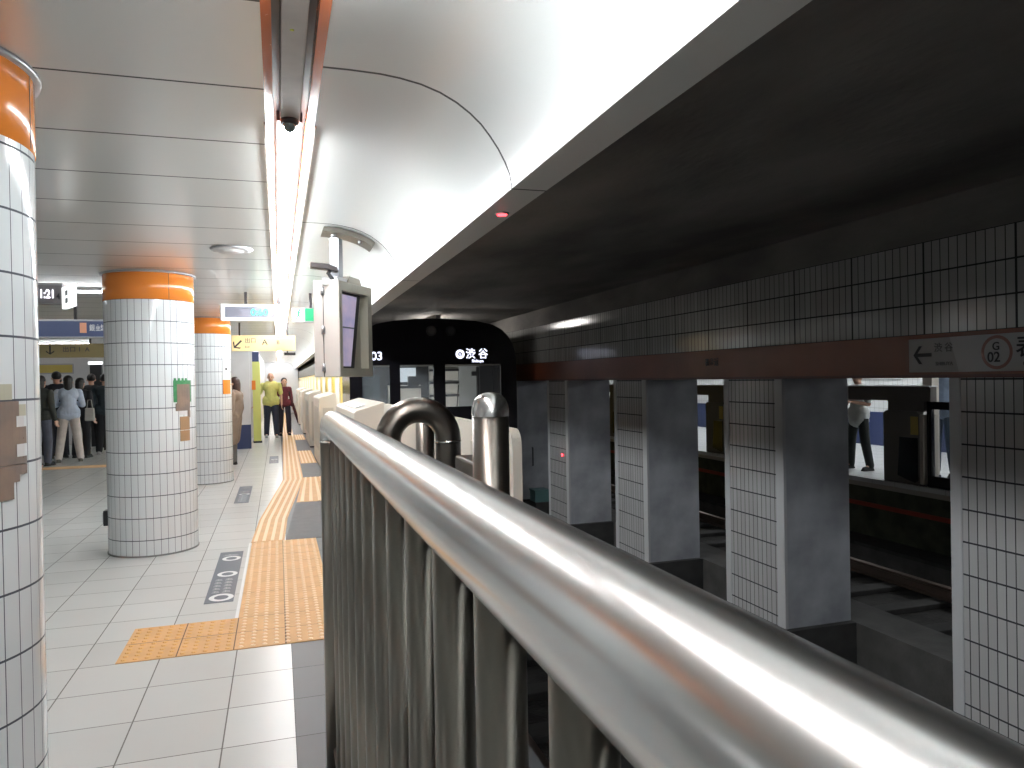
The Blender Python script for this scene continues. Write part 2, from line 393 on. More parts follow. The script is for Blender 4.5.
tb = thing('equipment_box', 'small teal box at the foot of the pillar beside the train', 'box', (4.07, 11.55, -0.53))
MB().box(-0.12, 0.12, -0.15, 0.12, 0, 0.17).build('casing', M_['teal'], tb, bevel=0.01)
MB().box(-0.13, 0.13, -0.16, 0.13, 0.17, 0.2).build('lid', M_['teal'], tb, bevel=0.005)
MB().box(-0.12, 0.12, -0.2, 0.16, -0.57, 0.0).build('footing', M_['plinth'], tb)
# red reflections imitated by small glowing dots; no lamps stand here
r1 = thing('red_reflection', 'small glowing red dot imitating a reflection under the white ceiling edge', 'lamp', (0.853, 2.80, 2.15))
MB().lathe((0, 0), [(0.0, -0.012), (0.018, -0.010), (0.022, 0.0), (0.0, 0.0)], n=16).build('lens', M_['redspot'], r1)
MB().lathe((0, 0), [(0.022, -0.006), (0.028, -0.006), (0.028, 0.0), (0.022, 0.0)], n=20).build('spot_rim', M_['collar'], r1)
r2 = thing('red_reflection', 'small glowing red dot imitating a reflection on the tiled pillar near the train', 'lamp', (3.8, 9.74, 0.41))  # second reflection, on the pillar tiles, also made as a glowing dot
m = MB().sphere((-0.012, 0, 0), 0.022, n=12, sc=(0.6, 1, 1)); m.build('lens', M_['redspot'], r2)
MB().tube([(-0.008, 0, 0), (0.0, 0, 0)], 0.034, n=16).build('spot_rim', M_['dark'], r2)

# station band sign
sg = thing('station_sign', 'dull white station name sign with arrow and G 02 ring on the brown band', 'sign', (3.78, 3.69, 1.49))
MB().box(-0.012, 0.0, -1.9, 0.0, 0.0, 0.205).build('sign_board', M_['signwhite'], sg, bevel=0.003)
MB().prism([(-0.36, 0.0), (-0.30, 0.205), (-1.9, 0.205), (-1.9, 0.0)], 'x', -0.0145, -0.012).build('pale_field', M_['signpale'], sg)
MB().prism([(-0.04 - p[0], 0.105 + p[1]) for p in arrow(0.13, 0.055, 0.022)], 'x', -0.016, -0.011).build('arrow', M_['ink'], sg)
text('lettering', '渋 谷', M_['inkfade'], sg, (-0.014, -0.19, 0.125), 0.058, FACE_MX, 0.001)
text('lettering', 'SHIBUYA', M_['inkfade'], sg, (-0.014, -0.20, 0.04), 0.03, FACE_MX, 0.001)
m = MB()
for k in range(32):
    a0 = 2 * PI * k / 32; a1 = 2 * PI * (k + 1) / 32
    m.poly([(-0.0165, -0.60 + R * math.cos(a), 0.104 + R * math.sin(a)) for R, a in ((0.076, a0), (0.094, a0), (0.094, a1), (0.076, a1))])
m.build('line_ring', M_['ringred'], sg, fix=False)
text('lettering', 'G', M_['ink'], sg, (-0.0165, -0.573, 0.117), 0.062, FACE_MX, 0.001)
text('lettering', '02', M_['ink'], sg, (-0.0165, -0.543, 0.052), 0.078, FACE_MX, 0.001)
text('lettering', '表参道', M_['ink'], sg, (-0.0165, -0.71, 0.085), 0.125, FACE_MX, 0.001)
text('lettering', 'OMOTE-SANDO', M_['inkfade'], sg, (-0.0165, -0.75, 0.025), 0.042, FACE_MX, 0.001)
t = text('band_lettering', '表参道', M_['ink'], None, (3.776, 6.03, 1.585), 0.075, FACE_MX, 0.001)
tag(t, 'small black station name lettering on the brown band', 'lettering')

# ------------------------------------------------------------------ tracks
def track(x, label):
    t = thing('railway_track', label, 'track', (x, 0, -1.1))
    for s in (-1, 1):
        p = [(-0.07, 0), (0.07, 0), (0.07, 0.015), (0.015, 0.03), (0.015, 0.10), (0.036, 0.115), (0.036, 0.14), (-0.036, 0.14), (-0.036, 0.115), (-0.015, 0.10), (-0.015, 0.03), (-0.07, 0.015)]
        MB().prism([(s * 0.7175 + a, z + 0.06) for a, z in p], 'y', -7, 45).build('rail', M_['rail_steel'], t)
    sl = MB().box(-1.1, 1.1, -0.1, 0.1, 0.0, 0.06).build('sleeper', M_['plinth'], t, bevel=0.01, loc=(0, -6.5, 0))
    for k in range(1, 75):
        c = sl.copy(); COL.objects.link(c); c.parent = t; c.location = (0, -6.5 + 0.68 * k, 0)
track(2.25, 'dark near railway track below the steel fence')
track(6.3, 'dark far railway track seen between the pillars')
ct = thing('cable_tray', 'long dark cable duct running along the far track bed', 'duct', (7.68, 0, -1.1))
MB().box(-0.2, 0.2, -7, 45, 0, 0.25).build('duct_body', M_['ledge'], ct)
MB().box(-0.22, 0.22, -7, 45, 0.25, 0.29).build('cover', M_['plinth'], ct)

# ------------------------------------------------------------------ ceiling lights in the slot
def strip_light(y0, y1, label, mt='lamp'):
    t = thing('ceiling_light', label, 'light', (0.065, y0, 2.53), group='strip lights in the ceiling slot')
    L = y1 - y0
    MB().prism([(-0.029, -0.072), (-0.020, -0.086), (0.020, -0.086), (0.029, -0.072), (0.029, 0.012), (-0.029, 0.012)], 'y', 0.01, L - 0.01).build('diffuser', M_[mt], t)
    MB().box(-0.05, 0.05, 0, L, 0.012, 0.05).build('housing', M_['slot_dark'], t)
    return t
strip_light(3.10, 5.50, 'first lit strip light in the ceiling slot, beyond the dome camera')
strip_light(5.50, 7.90, 'second lit strip light in the ceiling slot')
strip_light(7.90, 10.30, 'third lit strip light in the ceiling slot, over the departure display')
strip_light(10.3, 12.7, 'fourth lit strip light in the ceiling slot')
strip_light(12.7, 15.1, 'fifth lit strip light in the ceiling slot, over the yellow sign')
strip_light(15.1, 20.0, 'sixth lit strip light in the ceiling slot', 'lamp_weak')
strip_light(20.0, 37.8, 'farthest lit strip light in the ceiling slot', 'lamp_weak')
strip_light(-4.6, 1.86, 'lit strip light in the ceiling slot behind the camera')
cv = thing('slot_cover', 'dull unlit cover panel in the near ceiling slot', 'ceiling panel', (0.065, 0, 2.53))
MB().box(-0.037, 0.037, 1.88, 3.06, -0.008, 0.012).build('cover_panel', M_['slot_cover'], cv, bevel=0.003)
MB().box(-0.037, 0.037, 1.88, 3.06, 0.012, 0.05).build('backing', M_['slot_dark'], cv)
m = MB().lathe((-0.006, 2.25), [(0.0, -0.0095), (0.006, -0.0095), (0.006, -0.008)], n=12); m.build('yellow_sticker', mat('sticker', (0.4, 0.42, 0.03), 0.5), cv)
dc = thing('dome_camera', 'small dark dome camera at the end of the unlit slot cover', 'camera', (0.063, 3.02, 2.522))
MB().lathe((0, 0), [(0.0, 0.0), (0.034, 0.0), (0.036, -0.012), (0.032, -0.020), (0.028, -0.020)], n=24).build('mount', M_['slot_dark'], dc)
MB().lathe((0, 0), [(0.024, -0.020), (0.022, -0.035), (0.013, -0.047), (0.0, -0.050)], n=24).build('dome', mat('smoked_dome', (0.10, 0.13, 0.13), 0.1), dc)

# ------------------------------------------------------------------ side lamps over the hall
def hall_light(x0, x1, y, label):
    t = thing('ceiling_light', label, 'light', (x0, y, 2.5), group='crosswise lights of the hall')
    MB().box(0, x1 - x0, -0.05, 0.05, -0.03, 0.0).build('housing', M_['white'], t)
    MB().prism([(-0.035, -0.045), (0.035, -0.045), (0.045, -0.03), (-0.045, -0.03)], 'x', 0.01, x1 - x0 - 0.01).build('diffuser', M_['lamp_far'], t)
    return t
hall_light(-3.4, -1.55, 8.55, 'white strip light on the hall ceiling, left of the nearest whole pillar')
hall_light(-8.0, -4.06, 19.0, 'thin white strip light deep in the hall, below the navy sign')
hall_light(-6.5, -3.6, 4.6, 'crosswise strip light hidden behind the nearest pillar')
hall_light(-6.5, -3.6, 0.2, 'crosswise strip light left of the camera')
hall_light(-3.2, -1.2, -3.2, 'crosswise strip light behind the camera')
for y, w_ in ((1.0, 'nearest'), (5.5, 'second'), (10.0, 'middle'), (15.0, 'fourth'), (21.0, 'farthest')):
    t = thing('ceiling_light', w_ + ' strip light over the opposite platform', 'light', (10.1, y, 2.5), group='lights of the opposite platform')
    MB().box(-0.07, 0.07, 0, 3.6, -0.03, 0).build('housing', M_['white'], t)
    MB().box(-0.05, 0.05, 0.05, 3.55, -0.05, -0.03).build('diffuser', M_['lamp_opp'], t)

tl = thing('slab_fill_light', 'added strip light hidden above the train roof to brighten the dark ceiling', 'light', (2.5, 11.9, 2.45))  # hidden lamp added to lighten the slab above the train front
MB().tube([(0, 0, 0), (0, 1.2, 0)], 0.02, n=12).build('tube', lamp_mat('slab_fill_tube', (1.0, 0.97, 0.92), 60), tl)
MB().box(-0.04, 0.04, -0.03, 1.23, 0.03, 0.11).build('housing', M_['collar'], tl)
# ------------------------------------------------------------------ round pillars
def curved(cx, cy, r, a0, a1, z0, z1, mb, th=0.006, n=6, mi=0):
    """curved plate on a pillar between angles a0..a1"""
    for k in range(n):
        b0 = a0 + (a1 - a0) * k / n; b1 = a0 + (a1 - a0) * (k + 1) / n
        q = [(cx + (r + th) * math.cos(b), cy + (r + th) * math.sin(b)) for b in (b0, b1)]
        i = [(cx + r * math.cos(b), cy + r * math.sin(b)) for b in (b0, b1)]
        f = mb.poly([(*q[0], z0), (*q[1], z0), (*q[1], z1), (*q[0], z1)], mi=mi)
        mb.poly([(*i[0], z1), (*q[0], z1), (*q[1], z1), (*i[1], z1)], mi=mi)
        mb.poly([(*i[0], z0), (*i[1], z0), (*q[1], z0), (*q[0], z0)], mi=mi)
        if k == 0: mb.poly([(*i[0], z0), (*q[0], z0), (*q[0], z1), (*i[0], z1)], mi=mi)
        if k == n - 1: mb.poly([(*q[1], z0), (*i[1], z0), (*i[1], z1), (*q[1], z1)], mi=mi)
RP = 0.374
def pillar(y, label, x=-1.11, m_='pillar'):
    t = thing('round_pillar', label, 'pillar', (x, y, 0), group='white tiled round pillars with orange tops')
    MB().lathe((0, 0), [(RP, 0.0), (RP, 2.25)], n=64).build('tiled_shaft', M_[m_], t)
    m = MB().lathe((0, 0), [(RP, 2.25), (RP + 0.004, 2.252), (RP + 0.004, 2.488), (RP, 2.49)], n=64); m.build('orange_band', M_['orange'], t)
    MB().lathe((0, 0), [(RP + 0.003, 2.484), (RP + 0.022, 2.486), (RP + 0.024, 2.5), (RP, 2.5)], n=64).build('ceiling_collar', M_['collar'], t)
    MB().lathe((0, 0), [(RP + 0.006, 0.0), (RP + 0.006, 0.012), (RP, 0.014)], n=64).build('base_joint', mat('pillar_base', (0.16, 0.16, 0.15), 0.6), t)
    return t
p1 = pillar(2.71, 'white tiled round pillar with orange top cut by the left edge', m_='pillar_near')
p2 = pillar(7.49, 'whole white tiled round pillar with orange top and green mosaic')
p3 = pillar(12.27, 'slimmer looking round pillar half behind the green mosaic pillar', -1.06)
def ang(px, py, cy): return math.atan2(py - cy, px + 1.18)
# seam on the orange bands
for p, a in ((p1, -0.02), (p2, -1.0)):
    m = MB(); curved(0, 0, RP + 0.0035, a, a + 0.012, 2.255, 2.485, m, th=0.0015, n=1); m.build('band_seam', M_['joint'], p)
# brown stepped mosaic on the near pillar
m = MB()
def blk(cy_m, a0, a1, z0, z1, mi=0, th=0.004): curved(0, 0, RP, math.radians(a0), math.radians(a1), z0, z1, m, th=th, n=max(1, int(abs(a1 - a0) / 4)), mi=mi)
dA = math.degrees(0.0614 / RP)
A0 = -12.5   # right hand limit of the mosaic
blk(0, A0 - 7 * dA, A0 - dA * 0.55, 1.268, 1.458); blk(0, A0 - dA * 0.55, A0, 1.268, 1.29, 0, 0.0041); blk(0, A0 - dA * 0.55, A0, 1.328, 1.38, 0, 0.0041)
blk(0, A0 - dA * 0.55, A0, 1.413, 1.448, 1, 0.0041)
blk(0, A0 - dA * 0.75, A0 - dA * 0.2, 1.38, 1.413, 2, 0.0045); blk(0, A0 - dA * 0.75, A0 - dA * 0.2, 1.29, 1.328, 2, 0.0045)
blk(0, A0 - 6 * dA, A0, 1.235, 1.266, 0, 0.0041); blk(0, A0 - 6 * dA, A0 - 0.6 * dA, 1.215, 1.235, 0, 0.0041); blk(0, A0 - 2.2 * dA, A0 - 1.0 * dA, 1.165, 1.215)
blk(0, A0 - 7 * dA, A0 - 1.0 * dA, 1.463, 1.51, 1)
m.build('mosaic_inlay', [M_['brown_mosaic'], M_['mosaic_pale'], M_['mosaic_white']], p1)
# green and brown mosaic on the second pillar
m = MB()
B0, B1 = -53.5, -22.0
blk(0, B0, B1, 1.34, 1.535, 0); blk(0, B0 + 5, B1 - 3.4, 1.30, 1.50, 1, 0.006); blk(0, B0 + 3, B1 - 4, 1.262, 1.33, 1, 0.0062)
for k in range(4): blk(0, B0 + 1 + 6.2 * k, B0 + 4 + 6.2 * k, 1.535, 1.555, 0)
blk(0, B0 + 7, B1 - 9, 1.225, 1.262, 3, 0.004); blk(0, B1 - 8, B1 - 3, 1.20, 1.262, 1, 0.005)
blk(0, B0 + 9, B1 - 5, 1.09, 1.21, 2, 0.005); blk(0, B0 + 9, B1 - 5, 0.99, 1.085, 2, 0.005)
m.build('mosaic_inlay', [M_['green_mosaic'], M_['brown_mosaic'], mat('tan_mosaic', (0.36, 0.22, 0.12), 0.35, noise=0.1), M_['mosaic_white']], p2)
# bumper on pillar two
bp = thing('wall_hook_box', 'small dark box low on the left side of the whole pillar', 'box', (-1.487, 7.44, 0.25))
MB().box(-0.02, 0.03, -0.05, 0.05, 0.0, 0.135).build('casing', M_['dark'], bp, bevel=0.006)
MB().box(-0.026, -0.02, -0.035, 0.035, 0.02, 0.115).build('face_plate', M_['collar'], bp)
# sign on pillar three
ps = thing('pillar_sign', 'narrow white and orange notice on the right side of the third pillar', 'sign', (-1.06, 12.27, 0))
m = MB(); curved(0, 0, RP, math.radians(-45), math.radians(-18), 1.555, 1.93, m, th=0.008); m.build('white_panel', M_['white'], ps)
m = MB(); curved(0, 0, RP, math.radians(-45), math.radians(-18), 1.34, 1.555, m, th=0.009); m.build('orange_panel', M_['orange'], ps)
m = MB(); curved(0, 0, RP + 0.008, math.radians(-38), math.radians(-31), 1.70, 1.74, m, th=0.002); m.build('small_mark', M_['inkfade'], ps)

# ------------------------------------------------------------------ tactile paving
def slab(pts, label, fill, h=0.004):
    """paving with its raised studs or ridges in one surface"""
    m = MB().prism([(x, y) for x, y in pts], 'z', 0.0, h)
    bmesh.ops.recalc_face_normals(m.bm, faces=m.bm.faces)
    fill(m)
    o = m.build('tactile_paving', [M_['yellow_base'], M_['yellow'], M_['yellow_top'], M_['joint']], fix=False)
    return tag(o, label, 'tactile paving')
def dots(mb, x0, x1, y0, y1, z, pit=0.0585, r0=0.0165, r1=0.011, h=0.005, mi=1):
    nx = int((x1 - x0) / pit + 0.1); ny = int((y1 - y0) / pit + 0.1)
    for i in range(nx):
        for j in range(ny):
            cx = x0 + (i + 0.5) * (x1 - x0) / nx; cy = y0 + (j + 0.5) * (y1 - y0) / ny
            a = [mb.bm.verts.new((cx + r0 * math.cos(k * PI / 3), cy + r0 * math.sin(k * PI / 3), z)) for k in range(6)]
            b_ = [mb.bm.verts.new((cx + r1 * math.cos(k * PI / 3), cy + r1 * math.sin(k * PI / 3), z + h)) for k in range(6)]
            mb.bm.faces.new(b_).material_index = mi
            for k in range(6): mb.bm.faces.new((a[k], a[(k + 1) % 6], b_[(k + 1) % 6], b_[k])).material_index = mi
def near_fill(m):
    dots(m, -0.86, -0.27, 4.455, 5.035, 0.004, mi=1); dots(m, -0.262, 0.312, 4.455, 7.365, 0.004, mi=2)
    for x in (-0.565, -0.268): m.box(x - 0.003, x + 0.003, 4.45, 5.04, 0.003, 0.0048, mi=3)
    m.box(0.010, 0.018, 4.45, 7.37, 0.003, 0.0048, mi=3); m.box(-0.865, -0.27, 4.742, 4.746, 0.003, 0.0046, mi=3)
    for k in range(1, 10): m.box(-0.262, 0.318, 4.45 + 0.292 * k - 0.0015, 4.45 + 0.292 * k + 0.0015, 0.003, 0.0044, mi=3)
slab([(-0.865, 4.45), (0.318, 4.45), (0.318, 7.37), (-0.262, 7.37), (-0.27, 5.04), (-0.865, 5.04)], 'yellow L-shaped tactile paving beside the near fence post', near_fill)
def bars(mb, pl, pr, z, n, h=0.005, wd=0.4):
    """n raised ridges between two polylines pl, pr (left and right edges)"""
    for k in range(n):
        f0 = (k + (1 - wd) / 2) / n; f1 = (k + 1 - (1 - wd) / 2) / n
        for (a, b_), (c, d) in zip(zip(pl, pl[1:]), zip(pr, pr[1:])):
            L = lambda p, q, f: (p[0] + (q[0] - p[0]) * f, p[1] + (q[1] - p[1]) * f)
            q = [L(a, c, f0), L(a, c, f1), L(b_, d, f1), L(b_, d, f0)]
            vb = [mb.bm.verts.new((x, y, z)) for x, y in q]; vt = [mb.bm.verts.new((x, y, z + h)) for x, y in q]
            mb.bm.faces.new(vt).material_index = 2
            for i in range(4): mb.bm.faces.new((vb[i], vb[(i + 1) % 4], vt[(i + 1) % 4], vt[i])).material_index = 2
Lp = [(-0.27, 7.38), (-0.225, 8.55), (0.044, 11.95), (0.09, 20.6), (0.09, 40)]; Rp = [(0.03, 7.38), (0.07, 8.55), (0.345, 11.95), (0.39, 20.6), (0.39, 40)]
slab(Lp + Rp[::-1], 'long yellow tactile strip bending away along the platform doors', lambda m: bars(m, Lp, Rp, 0.004, 4))
pads = [(9.63, 12.1, 0.19, 0.34), (14.2, 16.8, 0.372, 0.372), (20.0, 22.0, 0.40, 0.40)]
for (y0, y1, xa, xb), lb in zip(pads, ('nearest', 'second', 'farthest')):
    slab([(xa, y0), (0.655, y0), (0.655, y1), (xb, y1)], lb + ' yellow tactile pad between grey mats at the platform doors',
         lambda m: bars(m, [(xa + .01, y0 + .02), (xb + .01, y1 - .02)], [(0.64, y0 + .02), (0.64, y1 - .02)], 0.004, 4))
mats_ = [(7.38, 9.62, 0.04, 0.185), (12.11, 14.19, 0.352, 0.365), (16.81, 19.99, 0.38, 0.392)]
for (y0, y1, xa, xb), lb in zip(mats_, ('nearest', 'middle', 'farthest')):
    o = MB().prism([(xa, y0), (0.655, y0), (0.655, y1), (xb, y1)], 'z', 0.0, 0.004).build('door_mat', M_['mat_grey'])
    tag(o, lb + ' dark grey boarding mat beside the yellow strip', 'mat')
o = MB().prism([(-0.292, 4.99), (-0.272, 4.99), (-0.272, 7.36), (-0.287, 7.36)], 'z', 0.0, 0.003).build('strip', M_['white']); o.name = 'floor_tape'
tag(o, 'thin pale tape along the left edge of the yellow paving', 'tape')
def floor_sign(x, y, w_, l_, label, rings, textrows):
    t = thing('floor_sign', label, 'floor sign', (x, y, 0.0), rz=0.0)
    for cy, r in rings:
        m = MB()
        for k in range(32):
            a0 = 2 * PI * k / 32; a1 = 2 * PI * (k + 1) / 32
            m.poly([(w_ * 0.55 + q * math.cos(a), cy + q * math.sin(a) * 1.15, 0.0035) for q, a in ((r * 0.58, a0), (r, a0), (r, a1), (r * 0.58, a1))])
        m.build('ring', M_['white'], t, fix=False)
    m = MB().box(0, w_, 0, l_, 0.0, 0.002)
    for cx, y0, y1, hh in textrows:
        n = int((y1 - y0) / 0.075)
        for k in range(n):
            yy = y0 + (y1 - y0) * k / n
            m.box(cx, cx + hh, yy, yy + 0.012, 0.0018, 0.0035, mi=1); m.box(cx + hh * .1, cx + hh * .9, yy + 0.03, yy + 0.042, 0.0018, 0.0035, mi=1)
            m.box(cx + hh * 0.35, cx + hh * 0.45, yy, yy + 0.055, 0.0018, 0.0034, mi=1)
    m.build('film', [M_['film_dark'], mat('film_print', (0.40, 0.41, 0.43), 0.5)], t)
    return t
floor_sign(-0.513, 5.45, 0.19, 1.60, 'slate floor sign with three white rings beside the yellow paving', [(0.12, 0.082), (0.79, 0.075), (1.33, 0.075)], [(0.03, 0.25, 0.68, 0.05), (0.10, 0.25, 0.68, 0.055), (0.03, 1.44, 1.57, 0.13)])
floor_sign(-0.557, 9.88, 0.175, 1.57, 'small slate floor sign right of the third pillar', [(0.75, 0.07)], [(0.035, 0.1, 0.68, 0.11), (0.03, 0.92, 1.1, 0.12), (0.03, 1.35, 1.5, 0.12)])
floor_sign(-0.19, 14.5, 0.17, 1.4, 'tiny distant floor sign near the walking man in yellow', [(0.7, 0.06)], [(0.03, 0.1, 0.6, 0.11)])

# ------------------------------------------------------------------ steel fence in the foreground
fx, fz, fr = 0.1955, 1.342, 0.047
fn = thing('steel_fence', 'long stainless steel pipe fence running from the lower right to its end post', 'fence', (fx, 0, 0))
ye = 2.94; br = 0.07
path = [(0, -1.2, fz), (0, 0, fz), (0, 1.2, fz), (0, ye - br, fz)] + [(0, ye - br + br * math.sin(a), fz - br + br * math.cos(a)) for a in [PI / 2 * k / 8 for k in range(1, 9)]]
MB().tube(path, fr, n=48).build('top_rail', M_['steel'], fn)
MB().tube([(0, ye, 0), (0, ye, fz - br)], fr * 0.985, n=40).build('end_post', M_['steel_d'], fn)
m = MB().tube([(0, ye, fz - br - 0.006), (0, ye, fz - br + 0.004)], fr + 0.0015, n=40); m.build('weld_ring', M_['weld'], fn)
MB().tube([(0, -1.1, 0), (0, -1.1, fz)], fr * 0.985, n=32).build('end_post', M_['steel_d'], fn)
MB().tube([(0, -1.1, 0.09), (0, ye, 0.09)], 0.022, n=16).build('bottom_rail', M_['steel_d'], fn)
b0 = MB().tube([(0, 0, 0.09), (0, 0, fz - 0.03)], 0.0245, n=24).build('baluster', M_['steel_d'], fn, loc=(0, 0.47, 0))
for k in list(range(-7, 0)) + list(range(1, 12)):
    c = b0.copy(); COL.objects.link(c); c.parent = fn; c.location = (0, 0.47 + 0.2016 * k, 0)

# second, crosswise fence with the inverted U
u = thing('hoop_fence', 'brown steel hoop fence with inverted U pipe behind the long rail', 'fence', (0.49, 2.72, 0))
hw = 0.112; rr = 0.0475
pts = [(-hw, 0, 0), (-hw, 0, 0.7), (-hw, 0, 1.437 - rr - hw)] + [(-hw * math.cos(a), 0, 1.437 - rr - hw + hw * math.sin(a)) for a in [PI * k / 16 for k in range(1, 16)]] + [(hw, 0, 1.437 - rr - hw), (hw, 0, 0.7), (hw, 0, 0)]
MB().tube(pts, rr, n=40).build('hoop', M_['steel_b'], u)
for s in (-1, 1): MB().tube([(s * hw, 0, 1.437 - rr - hw - 0.012), (s * hw, 0, 1.437 - rr - hw - 0.004)], rr + 0.0015, n=32).build('weld_ring', M_['weld'], u)
bpst = thing('fence_post', 'slim dark steel post seen through the hoop fence', 'post', (0.625, 3.3, 0))
MB().tube([(0, 0, 0), (0, 0, 1.38)], 0.042, n=24).build('pipe', M_['steel_b'], bpst)
MB().sphere((0, 0, 1.38), 0.042, n=20, sc=(1, 1, 0.5)).build('cap', M_['steel_d'], bpst)
fp2 = thing('fence_post', 'thick steel post with bright rounded elbow top right of the hoop', 'post', (0.536, 1.90, 0))
r2_ = 0.049
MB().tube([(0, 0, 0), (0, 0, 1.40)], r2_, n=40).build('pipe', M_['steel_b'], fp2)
m = MB().lathe((0, 0), [(r2_ + .001, 1.40), (r2_ + .001, 1.415), (r2_ * 0.97, 1.43), (r2_ * 0.85, 1.445), (r2_ * 0.62, 1.457), (r2_ * 0.3, 1.463), (0, 1.464)], n=40); m.build('rounded_cap', M_['steel'], fp2)
MB().box(-0.03, 0.03, 0.03, 0.30, 1.18, 1.27).build('connecting_bracket', M_['steel_b'], fp2, bevel=0.008)

# ------------------------------------------------------------------ near platform doors
def door_unit(y0, y1, label):
    t = thing('platform_door_housing', label, 'platform door', (0, y0, 0), group='cream platform door housings of the near platform')
    L = y1 - y0
    MB().prism([(0.665, 0.03), (0.93, 0.03), (0.95, 0.06), (0.95, 1.285), (0.935, 1.30), (0.68, 1.225), (0.66, 1.205), (0.66, 0.06)], 'y', 0, L).build('housing', M_['cream'], t, bevel=0.008)
    MB().prism([(0.70, 1.237), (0.70, 1.243), (0.80, 1.272), (0.80, 1.266)], 'y', L * 0.15, L * 0.85).build('top_sticker', M_['white'], t)
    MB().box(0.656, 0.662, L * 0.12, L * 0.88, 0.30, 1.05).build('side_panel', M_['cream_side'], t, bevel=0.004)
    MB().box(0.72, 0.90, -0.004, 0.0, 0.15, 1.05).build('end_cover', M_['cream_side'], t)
    MB().box(0.67, 0.94, 0.02, L - 0.02, 0.0, 0.03).build('base', M_['dark'], t)
    return t
door_unit(6.95, 9.15, 'nearest cream platform door housing with slanted top')
door_unit(13.1, 15.2, 'second cream platform door housing behind the monitor box')
door_unit(17.6, 19.8, 'third cream platform door housing')
door_unit(22.2, 24.6, 'fourth cream platform door housing')
door_unit(27.0, 30.0, 'farthest cream platform door housing')
def slide_door(y0, y1, label):
    t = thing('platform_sliding_door', label, 'platform door', (0.84, y0, 0), group='glazed sliding doors of the near platform')
    L = y1 - y0
    f = MB()
    for a, b_, c, d in ((0, L, 1.14, 1.2), (0, L, 0.03, 0.35), (0, 0.07, 0.35, 1.14), (L - 0.07, L, 0.35, 1.14), (L / 2 - 0.05, L / 2 + 0.05, 0.35, 1.14)): f.box(-0.02, 0.02, a, b_, c, d)
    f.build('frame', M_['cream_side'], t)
    MB().box(-0.004, 0.004, 0.07, L - 0.07, 0.35, 1.14).build('pane', M_['glass'], t)
slide_door(15.25, 17.55, 'glazed sliding door between the second and third housings')
slide_door(19.85, 22.15, 'glazed sliding door between the third and fourth housings')
slide_door(24.65, 26.95, 'farthest glazed sliding door')
ep = thing('platform_edge_panel', 'flat cream panel behind the hoop and thick post, ending near the pillars', 'panel', (0.95, 2.96, 0))
pr = [(0.0, 0.0), (3.98, 0.0), (3.98, 1.285), (0.07, 1.285)] + [(0.07 - 0.07 * math.sin(a), 1.215 + 0.07 * math.cos(a)) for a in [PI / 2 * k / 6 for k in range(1, 7)]]
MB().prism(pr, 'x', -0.02, 0.02).build('panel', M_['cream'], ep)
for y in (0.5, 2.0, 3.4): MB().box(-0.06, -0.02, y, y + 0.06, 0, 1.2).build('stay', M_['cream_side'], ep)

# ------------------------------------------------------------------ train
tr = thing('train', 'dark fronted subway train with white lit destination sign and yellow sides', 'train', (2.25, 10.9, 0))
def tprof(w_=1.25, z0=-0.75, zt=2.41):
    P = [(-w_, z0), (w_, z0), (w_, 1.72)]
    for a, z in ((0.985, 1.90), (0.955, 2.03), (0.90, 2.15), (0.82, 2.25), (0.70, 2.325), (0.5, 2.375), (0.25, 2.40), (0, 2.41)): P.append((w_ * a, z))
    for a, z in ((0.25, 2.40), (0.5, 2.375), (0.70, 2.325), (0.82, 2.25), (0.90, 2.15), (0.955, 2.03), (0.985, 1.90)): P.append((-w_ * a, z))
    P.append((-w_, 1.72)); return P
# body shell behind the cab (closed), the cab itself is hollow
body = MB().prism([p for p in tprof() if p[1] <= 1.73][:], 'y', 1.3, 34)
body.build('body', M_['trainyellow'], tr)
roof = MB().prism([(1.27, 1.72)] + [p for p in tprof() if p[1] > 1.73] + [(-1.27, 1.72)], 'y', 0.04, 34)
roof.build('roof', M_['roofbrown'], tr)
# front mask: pieces around the openings (x relative to 2.25)
zt, zb = 1.725, 1.09
m = MB()
fr_ = [p for p in tprof() if p[1] > 1.72]
m.prism([(1.25, zt)] + fr_ + [(-1.25, zt)], 'y', -0.02, 0.03)
for x0, x1 in ((-1.25, -1.09), (-0.69, -0.54), (-0.04, 0.135), (1.0, 1.25)): m.box(x0, x1, -0.02, 0.03, zb, zt)
m.box(-1.25, 1.25, -0.02, 0.03, -0.75, zb)
m.build('front_mask', M_['black'], tr)
m = MB()
for s in (-1, 1): m.box(s * 1.25 - 0.015, s * 1.25 + 0.015, 0.03, 1.3, -0.75, 1.72)
m.box(-1.25, 1.25, 0.03, 1.3, -0.75, 0.3); m.build('cab_side', M_['black'], tr)
MB().box(-0.535, -0.045, -0.012, -0.002, zb, zt).build('windscreen', M_['glass'], tr)
MB().box(0.14, 0.995, -0.012, -0.002, zb, zt).build('windscreen', M_['glass'], tr)
MB().box(-1.085, -0.695, -0.012, -0.002, zb, zt).build('windscreen', M_['glass'], tr)
